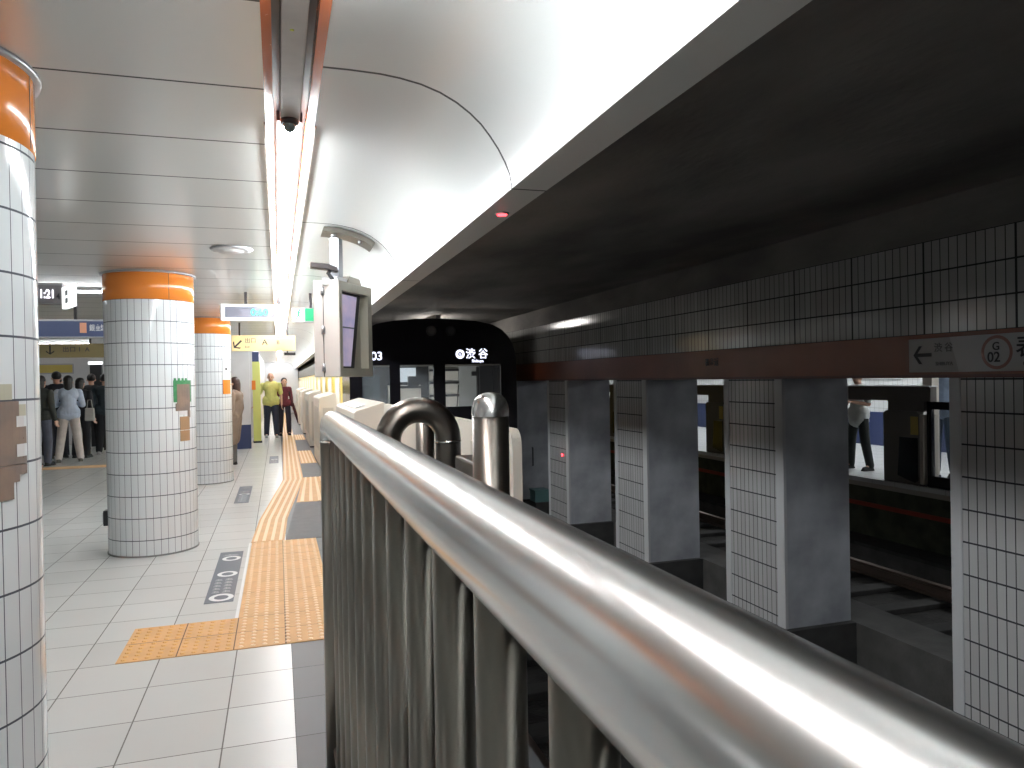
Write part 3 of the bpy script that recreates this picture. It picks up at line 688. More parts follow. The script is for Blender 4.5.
# cab interior
m = MB(); m.box(-1.23, 1.23, 1.25, 1.29, 0.3, 1.72, mi=1)
m.box(0.13, 0.62, 1.20, 1.25, 0.9, 1.72); m.box(0.62, 0.98, 1.16, 1.25, 0.9, 1.72, mi=2)
for z in (1.66, 1.45, 1.24): m.box(0.13, 0.62, 1.14, 1.20, z - 0.025, z + 0.012, mi=1)
m.box(-0.55, -0.02, 1.15, 1.25, 0.9, 1.42); m.box(-0.50, -0.10, 1.15, 1.25, 1.47, 1.70, mi=3)
m.box(-0.28, -0.12, 0.8, 0.9, 1.40, 1.56, mi=1); m.box(-0.5, -0.05, 0.7, 0.9, 1.37, 1.41, mi=1)
m.box(0.84, 0.93, 1.12, 1.16, 1.55, 1.62, mi=1); m.box(0.92, 0.96, 1.10, 1.16, 0.9, 1.7, mi=1)
m.build('cab_interior', [M_['cabwhite'], M_['dark'], mat('cab_grey', (0.42, 0.45, 0.45), 0.4), mat('cab_window', (0.5, 0.55, 0.58), 0.3, emit=(0.8, 0.92, 1.0), es=0.5)], tr)
m = MB().tube([(-0.95, 0.9, 0.6), (-0.95, 0.9, 1.42)], 0.10, n=16); m.box(-1.15, -0.7, 1.05, 1.1, 1.2, 1.6); m.build('cab_equipment', mat('cab_locker', (0.10, 0.13, 0.14), 0.2, 0.3), tr)
MB().box(-1.1, 0.95, 0.05, 0.12, 1.0, 1.05).build('cab_fill_light', M_['cabfill'], tr)  # added strip hidden below the windows, brightens the cab from beneath
# signs and lamps
MB().box(0.2, 0.98, -0.026, -0.018, 1.735, 1.985).build('destination_sign', M_['black'], tr)
MB().box(-1.1, -0.72, -0.026, -0.018, 1.75, 1.97).build('number_sign', M_['black'], tr)
cr = MB()
for k in range(24):
    a0 = 2 * PI * k / 24; a1 = 2 * PI * (k + 1) / 24
    cr.poly([(0.365 + q * math.cos(a), -0.030, 1.875 + q * math.sin(a)) for q, a in ((0.034, a0), (0.068, a0), (0.068, a1), (0.034, a1))])
cr.build('line_mark', M_['ledwhite'], tr, fix=False)
text('lettering', 'G', M_['ledwhite'], tr, (0.343, -0.030, 1.855), 0.055)
text('lettering', '渋 谷', M_['ledwhite'], tr, (0.45, -0.030, 1.822), 0.165, sx=0.93)
text('lettering', 'Shibuya', M_['ledwhite'], tr, (0.545, -0.030, 1.752), 0.06)
text('lettering', '03', M_['ledwhite'], tr, (-0.96, -0.030, 1.80), 0.17)
for x in (-0.065, 0.23):
    h_ = MB().tube([(x, -0.03, 2.224), (x, -0.018, 2.224)], 0.078, n=24).build('headlamp', M_['dark'], tr)
    MB().tube([(x, -0.034, 2.224), (x, -0.029, 2.224)], 0.055, n=24).build('lens', mat('lamp_lens', (0.10, 0.10, 0.10), 0.15), h_)
for x in (-0.55, 0.0): MB().tube([(x, -0.045, 0.95), (x, -0.045, 1.1)], 0.012, n=8).build('handrail', M_['collar'], tr)
wp = MB().tube([(0.30, -0.03, 1.08), (0.33, -0.035, 1.42)], 0.008, n=6).build('wiper', M_['dark'], tr)
# side doors and windows
for k in range(16):
    y = 1.9 + 2.0 * k
    MB().box(-1.262, -1.25, y, y + 1.1, -0.1, 1.66).build('side_door', M_['trainpale'], tr)
    MB().box(-1.268, -1.262, y + 0.12, y + 0.48, 0.7, 1.55).build('door_window', mat('saloon_glow', (0.4, 0.42, 0.4), 0.2, emit=(1.0, 0.92, 0.78), es=0.5) if k == 0 else bpy.data.materials['saloon_glow'], tr)
    MB().box(-1.268, -1.262, y + 0.62, y + 0.98, 0.7, 1.55).build('door_window', bpy.data.materials['saloon_glow'], tr)
MB().box(-1.285, -1.25, 1.3, 34, 1.70, 1.99).build('cantrail', M_['roofbrown'], tr)
for s in (-1, 1):
    for y in (1.4, 3.6, 13.0, 15.2):
        m = MB().tube([(s * 0.7175 - 0.06, y, -0.50), (s * 0.7175 + 0.06, y, -0.50)], 0.40, n=24); m.build('wheel', M_['rail_steel'], tr)

# ------------------------------------------------------------------ monitor box hung over the platform edge
a = math.radians(32)
# local x axis = right hand face direction (sin a, cos a); local y = (-cos a, sin a)
bx = thing('monitor_box', 'tall greige monitor box hung from the curved ceiling with a tilted screen', 'monitor', (0.385, 4.85, 1.53), rz=PI / 2 - a)
Lb, Wb, Hb = 0.47, 0.165, 0.615
m = MB()
m.box(0, Lb, 0.06, Wb, 0, Hb); m.box(0, Lb, 0, 0.06, Hb - 0.06, Hb); m.box(0, Lb, 0, 0.06, 0, 0.055); m.box(0, 0.035, 0, 0.06, 0.055, Hb - 0.06); m.box(Lb - 0.06, Lb, 0, 0.06, 0.055, Hb - 0.06)
m.build('casing', M_['box_front'], bx)
MB().box(-0.012, 0.0, 0.0, Wb + 0.015, 0.0, Hb + 0.005).build('side_door', mat('pale_enamel', (0.60, 0.56, 0.52), 0.4), bx, bevel=0.003)
MB().prism([(0.035, 0.056), (0.255, 0.056), (0.36, Hb - 0.061), (0.035, Hb - 0.061)], 'y', 0.034, 0.059).build('screen_bezel', M_['dark'], bx)
MB().prism([(0.045, 0.068), (0.195, 0.068), (0.30, Hb - 0.078), (0.045, Hb - 0.078)], 'y', 0.028, 0.034).build('screen', M_['screen'], bx)
MB().prism([(0.045, 0.318), (0.251, 0.318), (0.253, 0.328), (0.045, 0.328)], 'y', 0.0265, 0.028).build('screen_divider', M_['film_dark'], bx)
for z in (0.06, 0.30, 0.55):
    MB().tube([(-0.018, Wb - 0.055, z - 0.025), (-0.018, Wb - 0.055, z + 0.025)], 0.012, n=12).build('hinge', M_['collar'], bx)
MB().box(-0.0135, -0.0115, Wb - 0.057, Wb - 0.053, 0.0, Hb).build('door_gap', M_['dark'], bx)
# mount
MB().box(0.03, 0.30, 0.03, 0.14, Hb, Hb + 0.03).build('mount_plate', M_['white'], bx)
MB().prism([(0.16, Hb), (0.36, Hb), (0.33, Hb + 0.045), (0.18, Hb + 0.05)], 'y', 0.02, 0.10).build('mount_block', M_['steel_d'], bx)
MB().box(0.09, 0.15, 0.05, 0.11, Hb + 0.03, 0.905).build('hanging_post', mat('post_grey', (0.45, 0.46, 0.50), 0.3, 0.5), bx)
br_ = thing('ceiling_bracket', 'curved grey metal bracket under the curved ceiling above the monitor', 'bracket', (0, 4.95, 0))
pp = [(0.30, 2.492), (0.336, 2.490), (0.401, 2.484), (0.47, 2.471), (0.534, 2.450), (0.59, 2.422), (0.62, 2.40)]
MB().prism(pp + [(x - 0.012, z - 0.03) for x, z in pp[::-1]], 'y', -0.06, 0.14).build('curved_plate', M_['steel_d'], br_)
for x, z in ((0.36, 2.452), (0.53, 2.415)): MB().tube([(x, -0.02, z), (x, -0.02, z - 0.02)], 0.014, n=10).build('bolt', M_['collar'], br_)
cc = thing('security_camera', 'flat dark curved camera arm left of the monitor hanging post', 'camera', (0.30, 4.9, 2.17))
MB().prism([(-0.09, 0.055), (-0.09, 0.088), (0.02, 0.080), (0.075, 0.060), (0.085, 0.035), (0.07, 0.028), (0.02, 0.045)], 'y', -0.04, 0.04).build('arm', M_['slot_dark'], cc, bevel=0.004)
MB().tube([(0.04, 0, 0.05), (0.02, 0, 0.025), (0.045, 0, -0.01), (0.04, 0, -0.03)], 0.013, n=10).build('joint', M_['dark'], cc)
MB().box(-0.02, 0.09, -0.03, 0.03, -0.05, -0.025).build('foot', M_['white'], cc)

# ------------------------------------------------------------------ hanging signs of the near platform
def hang(t, x, z0, z1=2.5, y=0.0): MB().box(x - 0.015, x + 0.015, y - 0.015, y + 0.015, z0, z1).build('hanger', M_['slot_dark'], t)
dp = thing('departure_display', 'white framed departure display with green figures under the ceiling slot', 'sign', (-0.57, 8.6, 0))
f = MB(); W_ = 0.68
f.box(0, W_, 0.01, 0.14, 2.19, 2.36); f.box(0, W_, 0, 0.01, 2.335, 2.36); f.box(0, W_, 0, 0.01, 2.19, 2.215); f.box(0, 0.035, 0, 0.01, 2.215, 2.335); f.box(W_ - 0.13, W_, 0, 0.01, 2.215, 2.335)
f.build('frame', M_['lit_white'], dp)
MB().box(0.035, W_ - 0.13, 0.004, 0.0105, 2.215, 2.335).build('screen', mat('display_grey', (0.22, 0.22, 0.27), 0.3), dp)
text('lettering', '0:60', M_['led_green'], dp, (0.30, 0.002, 2.238), 0.105)
hang(dp, 0.25, 2.36, y=0.07); hang(dp, 0.60, 2.36, y=0.07)
MB().box(-0.012, 0, 0, 0.14, 2.19, 2.36).build('end_cap', M_['collar'], dp)
ex = thing('exit_sign', 'small green and white exit sign right of the ceiling slot', 'sign', (0.165, 8.6, 0))
MB().box(0, 0.235, 0.0, 0.08, 2.165, 2.325).build('casing', M_['collar'], ex)
MB().box(0.005, 0.135, -0.006, 0, 2.18, 2.32).build('white_face', M_['lit_white'], ex)
MB().box(0.135, 0.232, -0.006, 0, 2.18, 2.32).build('green_face', M_['lit_green'], ex)
m = MB().box(0.005, 0.035, -0.009, -0.005, 2.185, 2.315)
m.bm.clear(); m.uv = m.bm.loops.layers.uv.verify()
for p in (((0.07, 2.285), (0.065, 2.245), 0.010), ((0.065, 2.245), (0.09, 2.215), 0.007), ((0.065, 2.245), (0.04, 2.20), 0.007), ((0.07, 2.28), (0.10, 2.26), 0.006), ((0.07, 2.28), (0.04, 2.262), 0.006)):
    m.cap((p[0][0], -0.007, p[0][1]), (p[1][0], -0.007, p[1][1]), p[2], p[2] * .8, n=8)
m.sphere((0.08, -0.007, 2.303), 0.012, n=10); m.build('running_figure', M_['lit_green'], ex)
hang(ex, 0.20, 2.325, y=0.04)
ys = thing('direction_sign', 'pale yellow hanging sign with slanted arrow and letter A beyond the third pillar', 'sign', (-0.71, 13.0, 0))
MB().box(0, 1.0, 0, 0.12, 2.03, 2.285).build('sign_box', M_['yellow_sign'], ys, bevel=0.004)
q = [(p[0] * math.cos(PI / 4) - p[1] * math.sin(PI / 4) + 0.03, p[0] * math.sin(PI / 4) + p[1] * math.cos(PI / 4) + 2.08) for p in arrow(0.17, 0.075, 0.028)]
MB().prism(q, 'y', -0.004, 0.0).build('arrow', M_['ink'], ys)
text('lettering', '出口', M_['inkfade'], ys, (0.2, -0.001, 2.17), 0.09)
text('lettering', 'A', M_['ink'], ys, (0.47, -0.001, 2.13), 0.13)
text('lettering', 'B', M_['inkfade'], ys, (0.70, -0.001, 2.14), 0.09)
text('lettering', 'Exit', M_['inkfade'], ys, (0.2, -0.001, 2.08), 0.05)
hang(ys, 0.12, 2.285, y=0.06); hang(ys, 0.88, 2.285, y=0.06)
m = MB().box(0.82, 1.0, -0.02, 0.10, 1.955, 2.0); m.box(0.86, 0.88, 0.03, 0.05, 2.0, 2.03); m.build('small_display', M_['dark'], ys)
yg = thing('advertising_board', 'tall yellow-green board with navy top behind the walking man', 'board', (-0.605, 19.6, 0))
MB().box(0, 0.18, 0, 0.15, 0.05, 2.03).build('board', M_['ygreen'], yg)
MB().box(0, 0.16, -0.01, 0.15, 2.03, 2.27).build('navy_header', M_['navy'], yg)
MB().box(-0.02, 0.07, -0.02, -0.0, 1.33, 1.56).build('orange_patch', M_['orange'], yg)
MB().box(-0.01, 0.2, -0.02, 0.16, 0, 0.05).build('foot', M_['dark'], yg)

# ceiling disc
d = thing('ceiling_speaker', 'shallow round white disc on the ceiling left of the light slot', 'speaker', (-0.31, 5.9, 2.5))
MB().lathe((0, 0), [(0.15, 0.0), (0.14, -0.012), (0.11, -0.018), (0.09, -0.012), (0.085, -0.022), (0.05, -0.030), (0.0, -0.032)], n=32).build('body', M_['white'], d)
MB().lathe((0, 0), [(0.150, 0.0), (0.153, -0.004), (0.142, -0.013)], n=32).build('rim', M_['collar'], d)

# hall signs at left
ck = thing('led_clock_sign', 'dark hanging display with white figures 11:21 and a lit white end panel', 'sign', (-2.05, 5.72, 0))
MB().box(0, 0.67, 0, 0.1, 2.06, 2.185).build('casing', mat('display_dull', (0.16, 0.15, 0.155), 0.4), ck)
text('lettering', '11:21', M_['ledclock'], ck, (0.625, -0.003, 2.098), 0.082, sx=0.68, align='RIGHT')
text('lettering', '4', M_['ink'], ck, (0.632, -0.003, 2.09), 0.06, sx=0.8)
MB().box(0, 0.67, 0, 0.1, 2.185, 2.20).build('top_rail', M_['collar'], ck)
hang(ck, 0.35, 2.20, y=0.05); hang(ck, 0.1, 2.20, y=0.05)
wl = MB().box(0, 0.27, 0, 0.03, 2.022, 2.165).build('lit_end_panel', M_['lit_white'], ck, loc=(0.672, -0.03, 0)); wl.rotation_euler = (0, 0, math.radians(-65))
for z in (2.05, 2.10): MB().box(0.10, 0.17, -0.002, 0, z, z + 0.035).build('print_mark', mat('pale_print', (0.4, 0.45, 0.45), 0.5), wl)
bl = thing('line_sign', 'navy hanging sign with orange square and white characters in the hall', 'sign', (-3.6, 10.0, 0))
MB().box(0, 1.65, 0, 0.14, 2.09, 2.275).build('sign_box', M_['navy_sign'], bl)
MB().box(-0.01, 1.66, -0.01, 0.15, 2.275, 2.295).build('frame', M_['collar'], bl); MB().box(-0.01, 1.66, -0.01, 0.15, 2.075, 2.09).build('frame', M_['collar'], bl)
MB().box(1.36, 1.43, -0.006, 0, 2.135, 2.255).build('orange_square', mat('dull_orange', (0.5, 0.22, 0.12), 0.4, emit=(0.6, 0.3, 0.2), es=0.3), bl)
text('lettering', '銀座線', mat('sign_print', (0.5, 0.5, 0.5), 0.5, emit=(0.5, 0.55, 0.6), es=0.25), bl, (1.46, -0.002, 2.165), 0.085, sx=0.7)
hang(bl, 0.3, 2.295, y=0.07); hang(bl, 1.3, 2.295, y=0.07)
y2 = thing('direction_sign', 'dim yellow hanging sign with down arrow in the hall at left', 'sign', (-5.2, 14.0, 0))
MB().box(0, 2.5, 0, 0.14, 1.98, 2.21).build('sign_box', mat('dim_yellow', (0.36, 0.29, 0.14), 0.5), y2)
MB().prism([(1.62 + p[1], 2.03 + p[0]) for p in arrow(0.15, 0.06, 0.022)], 'y', -0.004, 0).build('arrow', M_['ink'], y2)
text('lettering', '出口 1  A', M_['inkfade'], y2, (1.8, -0.002, 2.08), 0.10)
hang(y2, 0.3, 2.21, y=0.07); hang(y2, 2.2, 2.21, y=0.07)
ps2 = thing('wall_poster', 'mustard poster high on the far hall wall', 'poster', (-5.9, 21.5, 0))
MB().box(0, 0.9, -0.03, 0, 1.85, 2.05).build('sheet', M_['mustard'], ps2); MB().box(-0.03, 0.93, -0.025, 0, 1.82, 2.08).build('frame', M_['collar'], ps2)
dk = thing('notice_totem', 'dark upright panel with a small lit strip on top above the crowd', 'panel', (-4.42, 20.6, 0))
MB().box(0, 0.26, 0, 0.1, 0, 2.02).build('panel', M_['dark'], dk); MB().box(-0.03, 0.27, -0.02, 0.1, 2.03, 2.10).build('lit_strip', M_['lit_white'], dk)

# ------------------------------------------------------------------ opposite platform doors
def opp_unit(y, label):
    t = thing('platform_door_housing', label, 'platform door', (7.95, y, 0), group='dark platform door housings of the opposite platform')
    MB().prism([(0.06, 0.0), (0.67, 0.0), (0.67, 0.94), (0.62, 0.97), (0.11, 0.97), (0.06, 0.93)], 'x', 0.0, 0.25).build('housing', mat('door_housing', (0.15, 0.14, 0.12), 0.4), t, bevel=0.01)
    MB().prism([(0.09, 0.62), (0.38, 0.62), (0.42, 0.10), (0.14, 0.03), (0.09, 0.06)], 'x', -0.01, 0.0).build('black_recess', M_['black'], t)
    MB().box(-0.005, 0.25, 0.0, 0.06, 0.02, 0.93).build('end_panel', M_['cream_side'], t, bevel=0.01)
    MB().box(-0.005, 0.0, 0.08, 0.20, 0.66, 0.90).build('notice', M_['mustard'], t)
    h_ = MB().box(0.02, 0.12, -0.10, 1.34, 1.10, 1.29).build('header_board', mat('header_dark', (0.13, 0.115, 0.10), 0.4), t)
    MB().box(0.0, 0.14, -0.10, 1.34, 1.29, 1.305).build('pale_edge', M_['white'], h_)
    MB().box(0.02, 0.12, 0.0, 0.60, 0.97, 1.10).build('header_stay', bpy.data.materials['header_dark'], t)
    f = MB(); y0, y1 = -1.25, -0.01
    for a_, b_, c, d_ in ((y0, y1, 1.0, 1.10), (y0, y1, 0.0, 0.14), (y1 - 0.07, y1, 0.14, 1.0), (y0, y0 + 0.07, 0.14, 1.0)): f.box(0.05, 0.10, a_, b_, c, d_)
    d = f.build('door_leaf', M_['black'], t); MB().box(0.07, 0.08, y0 + 0.07, y1 - 0.07, 0.14, 1.0).build('pane', M_['glass'], d)
    MB().box(-0.02, 0.30, -1.25, 0.67, -0.06, 0.0).build('sill', M_['ledge'], t)
    return t
ou = opp_unit(7.57, 'dark platform door housing with black recess in the widest gap between pillars')
for y, lb in ((3.1, 'opposite door housing behind the right edge pillar'), (12.03, 'opposite door housing seen in the narrow gap left of the wide pillar'), (16.5, 'opposite door housing seen as a sliver in the farthest gap')):
    dup(ou, (7.95, y, 0), lb)
oc = thing('platform_post', 'cream square post on the opposite platform behind the glass door leaf', 'post', (8.38, 7.85, 0))
MB().box(-0.06, 0.06, -0.075, 0.075, 0, 2.5).build('shaft', M_['cream'], oc); MB().box(-0.07, 0.07, -0.085, 0.085, 0, 0.1).build('foot', M_['dark'], oc)
nb = thing('poster_row', 'pale notice board with blue figures on the opposite wall', 'notice board', (11.584, 11.5, 0))
MB().box(-0.03, 0, 0, 2.4, 1.35, 1.95).build('board', M_['white'], nb)
for y in (0.5, 0.9, 1.15): MB().box(-0.034, -0.03, y, y + 0.16, 1.38, 1.6).build('blue_print', mat('blue_print', (0.12, 0.14, 0.35), 0.5), nb)

# ------------------------------------------------------------------ people
def remesh(mb, name, m, parent, vox, smooth=2):
    bmesh.ops.recalc_face_normals(mb.bm, faces=mb.bm.faces)
    me = bpy.data.meshes.new('tmp'); mb.bm.to_mesh(me); mb.bm.free()
    o = bpy.data.objects.new('tmp', me); COL.objects.link(o)
    r = o.modifiers.new('r', 'REMESH'); r.mode = 'VOXEL'; r.voxel_size = vox; r.use_smooth_shade = True
    s_ = o.modifiers.new('s', 'SMOOTH'); s_.iterations = smooth; s_.factor = 0.5
    me2 = bpy.data.meshes.new_from_object(o.evaluated_get(bpy.context.evaluated_depsgraph_get()))
    bpy.data.objects.remove(o); bpy.data.meshes.remove(me)
    me2.name = name; me2.materials.clear(); me2.materials.append(m)
    o = bpy.data.objects.new(name, me2); COL.objects.link(o); o.parent = parent
    return o
def person(label, loc, rz, top, legs, h=1.70, shoes=(0.03, 0.03, 0.03), sleeve='short', hair='short', armL=None, armR=None, step=0.0, lean=0.0, coat=False, hem=None, fat=1.0, hairm=None, vox=0.009, nod=0.0, spread=0.1):
    """figure facing local -Y; arms: (elbow, wrist) offsets from the shoulder"""
    t = thing('person', label, 'person', loc, rz)
    k = h / 1.72
    V = lambda x, y, z: Vector((x, y + lean * z, z)) * k
    hip = [V(s * 0.09, 0, 0.92) for s in (-1, 1)]
    knee = [V(s * (0.09 + spread * .2), -0.02 - s * step * 0.5, 0.50) for s in (-1, 1)]
    ank = [V(s * (0.09 + spread * .4), 0.02 - s * step, 0.09) for s in (-1, 1)]
    sh = [V(s * 0.185 * fat, 0, 1.40) for s in (-1, 1)]
    arms = [armR or ((-0.05, 0.02, -0.28), (-0.06, -0.05, -0.52)), armL or ((0.05, 0.02, -0.28), (0.06, -0.05, -0.52))]
    el = [sh[i] + Vector(arms[i][0]) * k for i in (0, 1)]; wr = [sh[i] + Vector(arms[i][1]) * k for i in (0, 1)]
    nk = V(0, 0.0, 1.46); hd = V(0, -0.02 - nod, 1.60)
    b = MB()
    b.sphere(hd + Vector((0, 0.012, 0.03)) * k, 0.093 * k, 16, (0.86, 1.0, 1.08)); b.sphere(hd + Vector((0, -0.018, -0.05)) * k, 0.062 * k, 14, (0.92, 1.0, 1.05))
    b.cap(hd + Vector((0, -0.085, 0.005)) * k, hd + Vector((0, -0.102, -0.018)) * k, 0.009 * k, 0.013 * k, 8)
    for s in (-1, 1): b.sphere(hd + Vector((s * 0.083, 0.01, -0.005)) * k, 0.022 * k, 10, (0.5, 0.8, 1.3))
    b.cap(nk, hd + Vector((0, 0.015, -0.03)) * k, 0.056 * k, 0.050 * k)
    b.cap(V(0, 0, 1.0), V(0, 0, 1.33), 0.10 * k, 0.11 * k); b.cap(V(-0.13, 0, 1.38), V(0.13, 0, 1.38), 0.055 * k, 0.055 * k)
    b.cap(V(-0.06, 0, 0.95), V(0.06, 0, 0.95), 0.10 * k, 0.10 * k)
    for i in (0, 1):
        s = -1 if i == 0 else 1
        b.cap(hip[i], knee[i], 0.075 * k, 0.052 * k); b.cap(knee[i], ank[i], 0.050 * k, 0.036 * k)
        b.cap(ank[i], ank[i] + Vector((0, -0.10, -0.045)) * k, 0.035 * k, 0.028 * k)
        b.cap(sh[i], el[i], 0.046 * k, 0.037 * k); b.cap(el[i], wr[i], 0.036 * k, 0.025 * k)
        d = (wr[i] - el[i]).normalized(); side = d.cross(Vector((0, -1, 0)))
        side = Vector((0, -1, 0)) if side.length < 0.2 else Vector((0, -1, 0)) - d * d.dot(Vector((0, -1, 0)))
        side.normalize(); nrm = d.cross(side)
        pm = wr[i] + d * 0.045 * k
        for w_ in (-0.028, -0.009, 0.010, 0.028): b.cap(wr[i] + side * w_ * 0.4 * k, wr[i] + d * 0.085 * k + side * w_ * k, 0.015 * k, 0.0125 * k, 8)
        for w_, L_ in ((0.032, 0.064), (0.011, 0.074), (-0.011, 0.068), (-0.032, 0.050)):
            p0 = wr[i] + d * 0.085 * k + side * w_ * k; p1 = p0 + (d * 0.6 - nrm * s * 0.14) * L_ * k; p2 = p1 + (d * 0.35 - nrm * s * 0.32) * L_ * k
            b.cap(p0, p1, 0.0105 * k, 0.0095 * k, 8); b.cap(p1, p2, 0.0095 * k, 0.008 * k, 8)
        q = wr[i] + d * 0.03 * k + side * 0.022 * k
        b.cap(q, q + (side * 0.035 + d * 0.03) * k, 0.013 * k, 0.011 * k, 8); b.cap(q + (side * 0.035 + d * 0.03) * k, q + (side * 0.04 + d * 0.06) * k, 0.011 * k, 0.009 * k, 8)
    body = remesh(b, 'body', M_['skin'], t, vox * 0.8, 1)
    # face marks
    e = MB()
    for s in (-1, 1): e.sphere(hd + Vector((s * 0.032, -0.076, 0.012)) * k, 0.010 * k, 8, (1.3, 0.6, 0.8))
    e.build('eyes', M_['ink'], t)
    MB().sphere(hd + Vector((0, -0.080, -0.052)) * k, 0.018 * k, 8, (1.3, 0.35, 0.35)).build('mouth', mat('lips', (0.35, 0.13, 0.11), 0.5), t)
    # top
    c = MB()
    wz = 0.135 * fat
    c.cap(V(-wz * .45, 0, 1.36), V(wz * .45, 0, 1.36), wz * k, wz * k, 14); c.cap(V(0, 0, 1.32), V(0, 0, 1.02), wz * 1.06 * k, (wz * (1.03 if not coat else 1.2)) * k, 16)
    c.cap(V(-0.085, 0, 1.0), V(0.085, 0, 1.0), wz * 0.93 * k, wz * 0.93 * k, 14); c.cap(V(-0.085, 0, 0.95), V(0.085, 0, 0.95), wz * 0.93 * k, wz * 0.93 * k, 14)
    c.cap(V(-0.13, 0, 1.40), V(0.13, 0, 1.40), 0.07 * k, 0.07 * k)
    if hem: c.cap(V(-0.05, 0, 0.97), V(-0.05, 0, hem + 0.12), 0.13 * k, 0.135 * k); c.cap(V(0.05, 0, 0.97), V(0.05, 0, hem + 0.12), 0.13 * k, 0.135 * k)
    if coat: c.cap(V(-0.05, 0, 0.95), V(-0.07, 0, 0.52), 0.15 * k, 0.13 * k); c.cap(V(0.05, 0, 0.95), V(0.07, 0, 0.52), 0.15 * k, 0.13 * k)
    for i in (0, 1):
        if sleeve == 'short': c.cap(sh[i], sh[i] + (el[i] - sh[i]) * 0.75, 0.072 * k, 0.064 * k)
        else: c.cap(sh[i], el[i], 0.068 * k, 0.056 * k); c.cap(el[i], el[i] + (wr[i] - el[i]) * 0.93, 0.056 * k, 0.044 * k)
    remesh(c, 'coat' if coat else 'shirt', cloth(top), t, vox, 3)
    c = MB()
    c.cap(V(-0.055, 0, 0.97), V(0.055, 0, 0.97), 0.112 * fat * k, 0.112 * fat * k, 14)
    for i in (0, 1): c.cap(hip[i], knee[i], 0.100 * fat * k, 0.080 * k); c.cap(knee[i], ank[i] + Vector((0, 0, 0.0)), 0.082 * k, 0.068 * k)
    remesh(c, 'trousers', cloth(legs), t, vox, 3)
    for i in (0, 1):
        c = MB(); c.cap(ank[i] + Vector((0, 0.025, -0.042)) * k, ank[i] + Vector((0, -0.135, -0.052)) * k, 0.044 * k, 0.036 * k)
        c.box(ank[i].x - 0.04 * k, ank[i].x + 0.04 * k, ank[i].y - 0.17 * k, ank[i].y + 0.065 * k, 0.0, 0.022)
        remesh(c, 'shoe', cloth(shoes), t, vox, 1)
    c = MB(); hm = hairm or M_['hair']
    if hair != 'bald':
        c.sphere(hd + Vector((0, 0.026, 0.048)) * k, 0.098 * k, 14, (0.93, 1.0, 0.98))
    else:
        c.sphere(hd + Vector((0, 0.050, 0.012)) * k, 0.078 * k, 14, (1.08, 0.85, 0.8))
    if hair == 'long': c.cap(hd + Vector((0, 0.05, 0.0)) * k, hd + Vector((0, 0.06, -0.17)) * k, 0.085 * k, 0.07 * k)
    remesh(c, 'hair', hm, t, vox * 0.8, 2)
    return t
B = PI   # back to the camera
person('bald man in a yellow-green shirt and dark trousers walking towards the camera', (-0.19, 21.3, 0), 0.0, (0.60, 0.60, 0.20), (0.025, 0.03, 0.055), h=1.76, hair='bald', hairm=M_['hairgrey'], fat=1.12, step=0.05, shoes=(0.35, 0.38, 0.38), armR=((-0.10, 0.03, -0.26), (-0.20, -0.05, -0.48)))
w2 = person('person in a maroon top and dark trousers right behind the yellow shirt', (0.16, 21.95, 0), 0.15, (0.13, 0.02, 0.035), (0.02, 0.015, 0.03), h=1.62, sleeve='long', hair='long', fat=0.85)
bag = thing('umbrella', 'folded dark umbrella slanting beside the person in maroon', 'umbrella', (0.43, 21.85, 0.62))
m = MB().tube([(-0.10, 0, 0.50), (-0.04, 0, 0.25), (0.04, 0, -0.05), (0.09, 0, -0.28)], [0.012, 0.035, 0.040, 0.008], n=12); m.build('canopy', cloth((0.06, 0.015, 0.02)), bag)
MB().tube([(-0.14, 0, 0.62), (-0.10, 0, 0.50)], 0.010, n=8).build('handle', M_['dark'], bag)
person('person in a long brown coat leaning beside the third pillar', (-0.87, 14.5, 0), -1.9, (0.23, 0.17, 0.13), (0.13, 0.13, 0.13), h=1.60, sleeve='long', coat=True, lean=0.10, hair='long', hairm=mat('brown_hair', (0.05, 0.025, 0.02), 0.5), nod=0.03)
hold = ((0.06, -0.02, -0.26), (-0.10, -0.22, -0.22)); holdR = ((-0.06, -0.02, -0.26), (0.10, -0.22, -0.22))
person('person in a pale blue shirt and cream trousers seen from behind in the crowd', (-3.97, 16.7, 0), B + 0.2, (0.52, 0.60, 0.74), (0.64, 0.57, 0.53), h=1.70, sleeve='long', hair='long', fat=1.0, hem=0.92, armL=hold, armR=holdR, shoes=(0.12, 0.12, 0.10), spread=0.25)
person('person in a dark top and grey jeans, leftmost of the crowd', (-4.30, 16.15, 0), B - 0.4, (0.05, 0.055, 0.05), (0.10, 0.11, 0.15), h=1.70, sleeve='long', hair='long')
person('person in black left of the tile pillar, right end of the crowd', (-3.62, 18.2, 0), B, (0.03, 0.045, 0.055), (0.012, 0.012, 0.015), h=1.74, sleeve='long', shoes=(0.4, 0.38, 0.36))
person('tall person in black standing just right of the cream trousers', (-4.05, 19.0, 0), B + 0.3, (0.02, 0.022, 0.026), (0.012, 0.012, 0.015), h=1.76, sleeve='long', shoes=(0.35, 0.33, 0.33))
person('dark haired person in charcoal standing behind the pale blue shirt', (-4.55, 18.3, 0), B, (0.05, 0.05, 0.055), (0.03, 0.035, 0.05), h=1.72, sleeve='long')
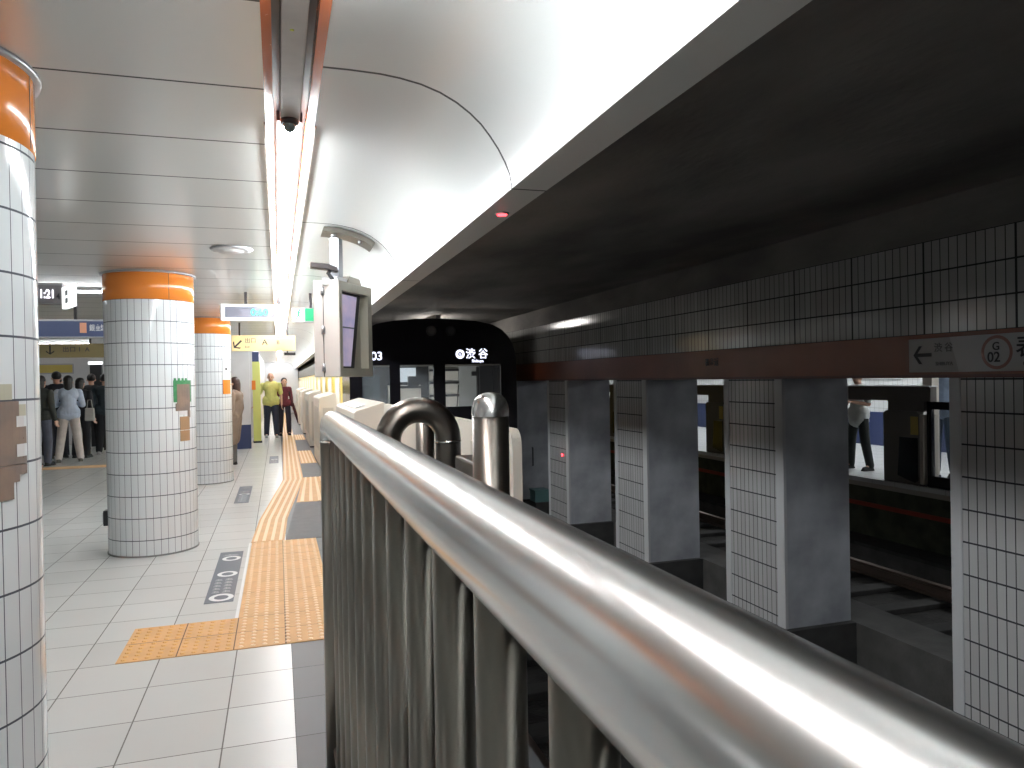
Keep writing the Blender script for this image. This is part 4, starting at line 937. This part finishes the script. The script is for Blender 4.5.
person('dark haired person in black at the back of the crowd, above the cream trousers', (-4.42, 17.7, 0), B + 0.5, (0.02, 0.02, 0.03), (0.02, 0.02, 0.03), h=1.80, sleeve='long')
person('dark clothed person at the back, left of the crowd', (-5.05, 18.6, 0), B, (0.03, 0.035, 0.03), (0.03, 0.03, 0.03), h=1.70, sleeve='long')
bg = thing('tote_bag', 'pale cloth bag hanging at the side of the pale blue shirt', 'bag', (-3.61, 16.75, 0.80))
m = MB().prism([(-0.09, 0.0), (0.09, 0.0), (0.08, 0.26), (-0.08, 0.26)], 'y', -0.04, 0.04); m.build('bag_body', cloth((0.45, 0.43, 0.40)), bg, bevel=0.02)
MB().tube([(-0.05, 0, 0.25), (-0.03, 0, 0.42), (0.03, 0, 0.42), (0.05, 0, 0.25)], 0.008, n=8).build('strap', cloth((0.45, 0.43, 0.40)), bg)
person('person in a white shirt with dark strap and black trousers on the opposite platform', (8.49, 9.28, 0), -1.5, (0.68, 0.70, 0.68), (0.02, 0.025, 0.022), h=1.52, hem=0.74, sleeve='short', armL=hold, armR=holdR, fat=0.95, spread=0.3)
person('person in a pale blue top and jeans behind the opposite glass door leaf', (8.95, 8.17, 0), -1.2, (0.28, 0.36, 0.50), (0.05, 0.09, 0.15), h=1.66, sleeve='long', hair='long')
person('dark haired person in black behind the left shoulder of the pale blue shirt', (-4.45, 19.8, 0), B, (0.02, 0.02, 0.025), (0.02, 0.02, 0.025), h=1.68, sleeve='long')
person('long haired person in black between the pale blue shirt and the tile pillar', (-3.95, 17.55, 0), B - 0.3, (0.015, 0.015, 0.02), (0.012, 0.012, 0.015), h=1.66, sleeve='long', hair='long')
person('person in dark grey nearest the tile pillar at the back', (-3.72, 19.4, 0), B, (0.03, 0.03, 0.035), (0.02, 0.02, 0.02), h=1.78, sleeve='long')
slab([(-9.0, 15.3), (-1.7, 15.3), (-1.7, 15.75), (-9.0, 15.75)], 'yellow tactile band crossing the hall at the feet of the crowd', lambda m: bars(m, [(-8.95, 15.32), (-1.75, 15.32)], [(-8.95, 15.73), (-1.75, 15.73)], 0.004, 4))
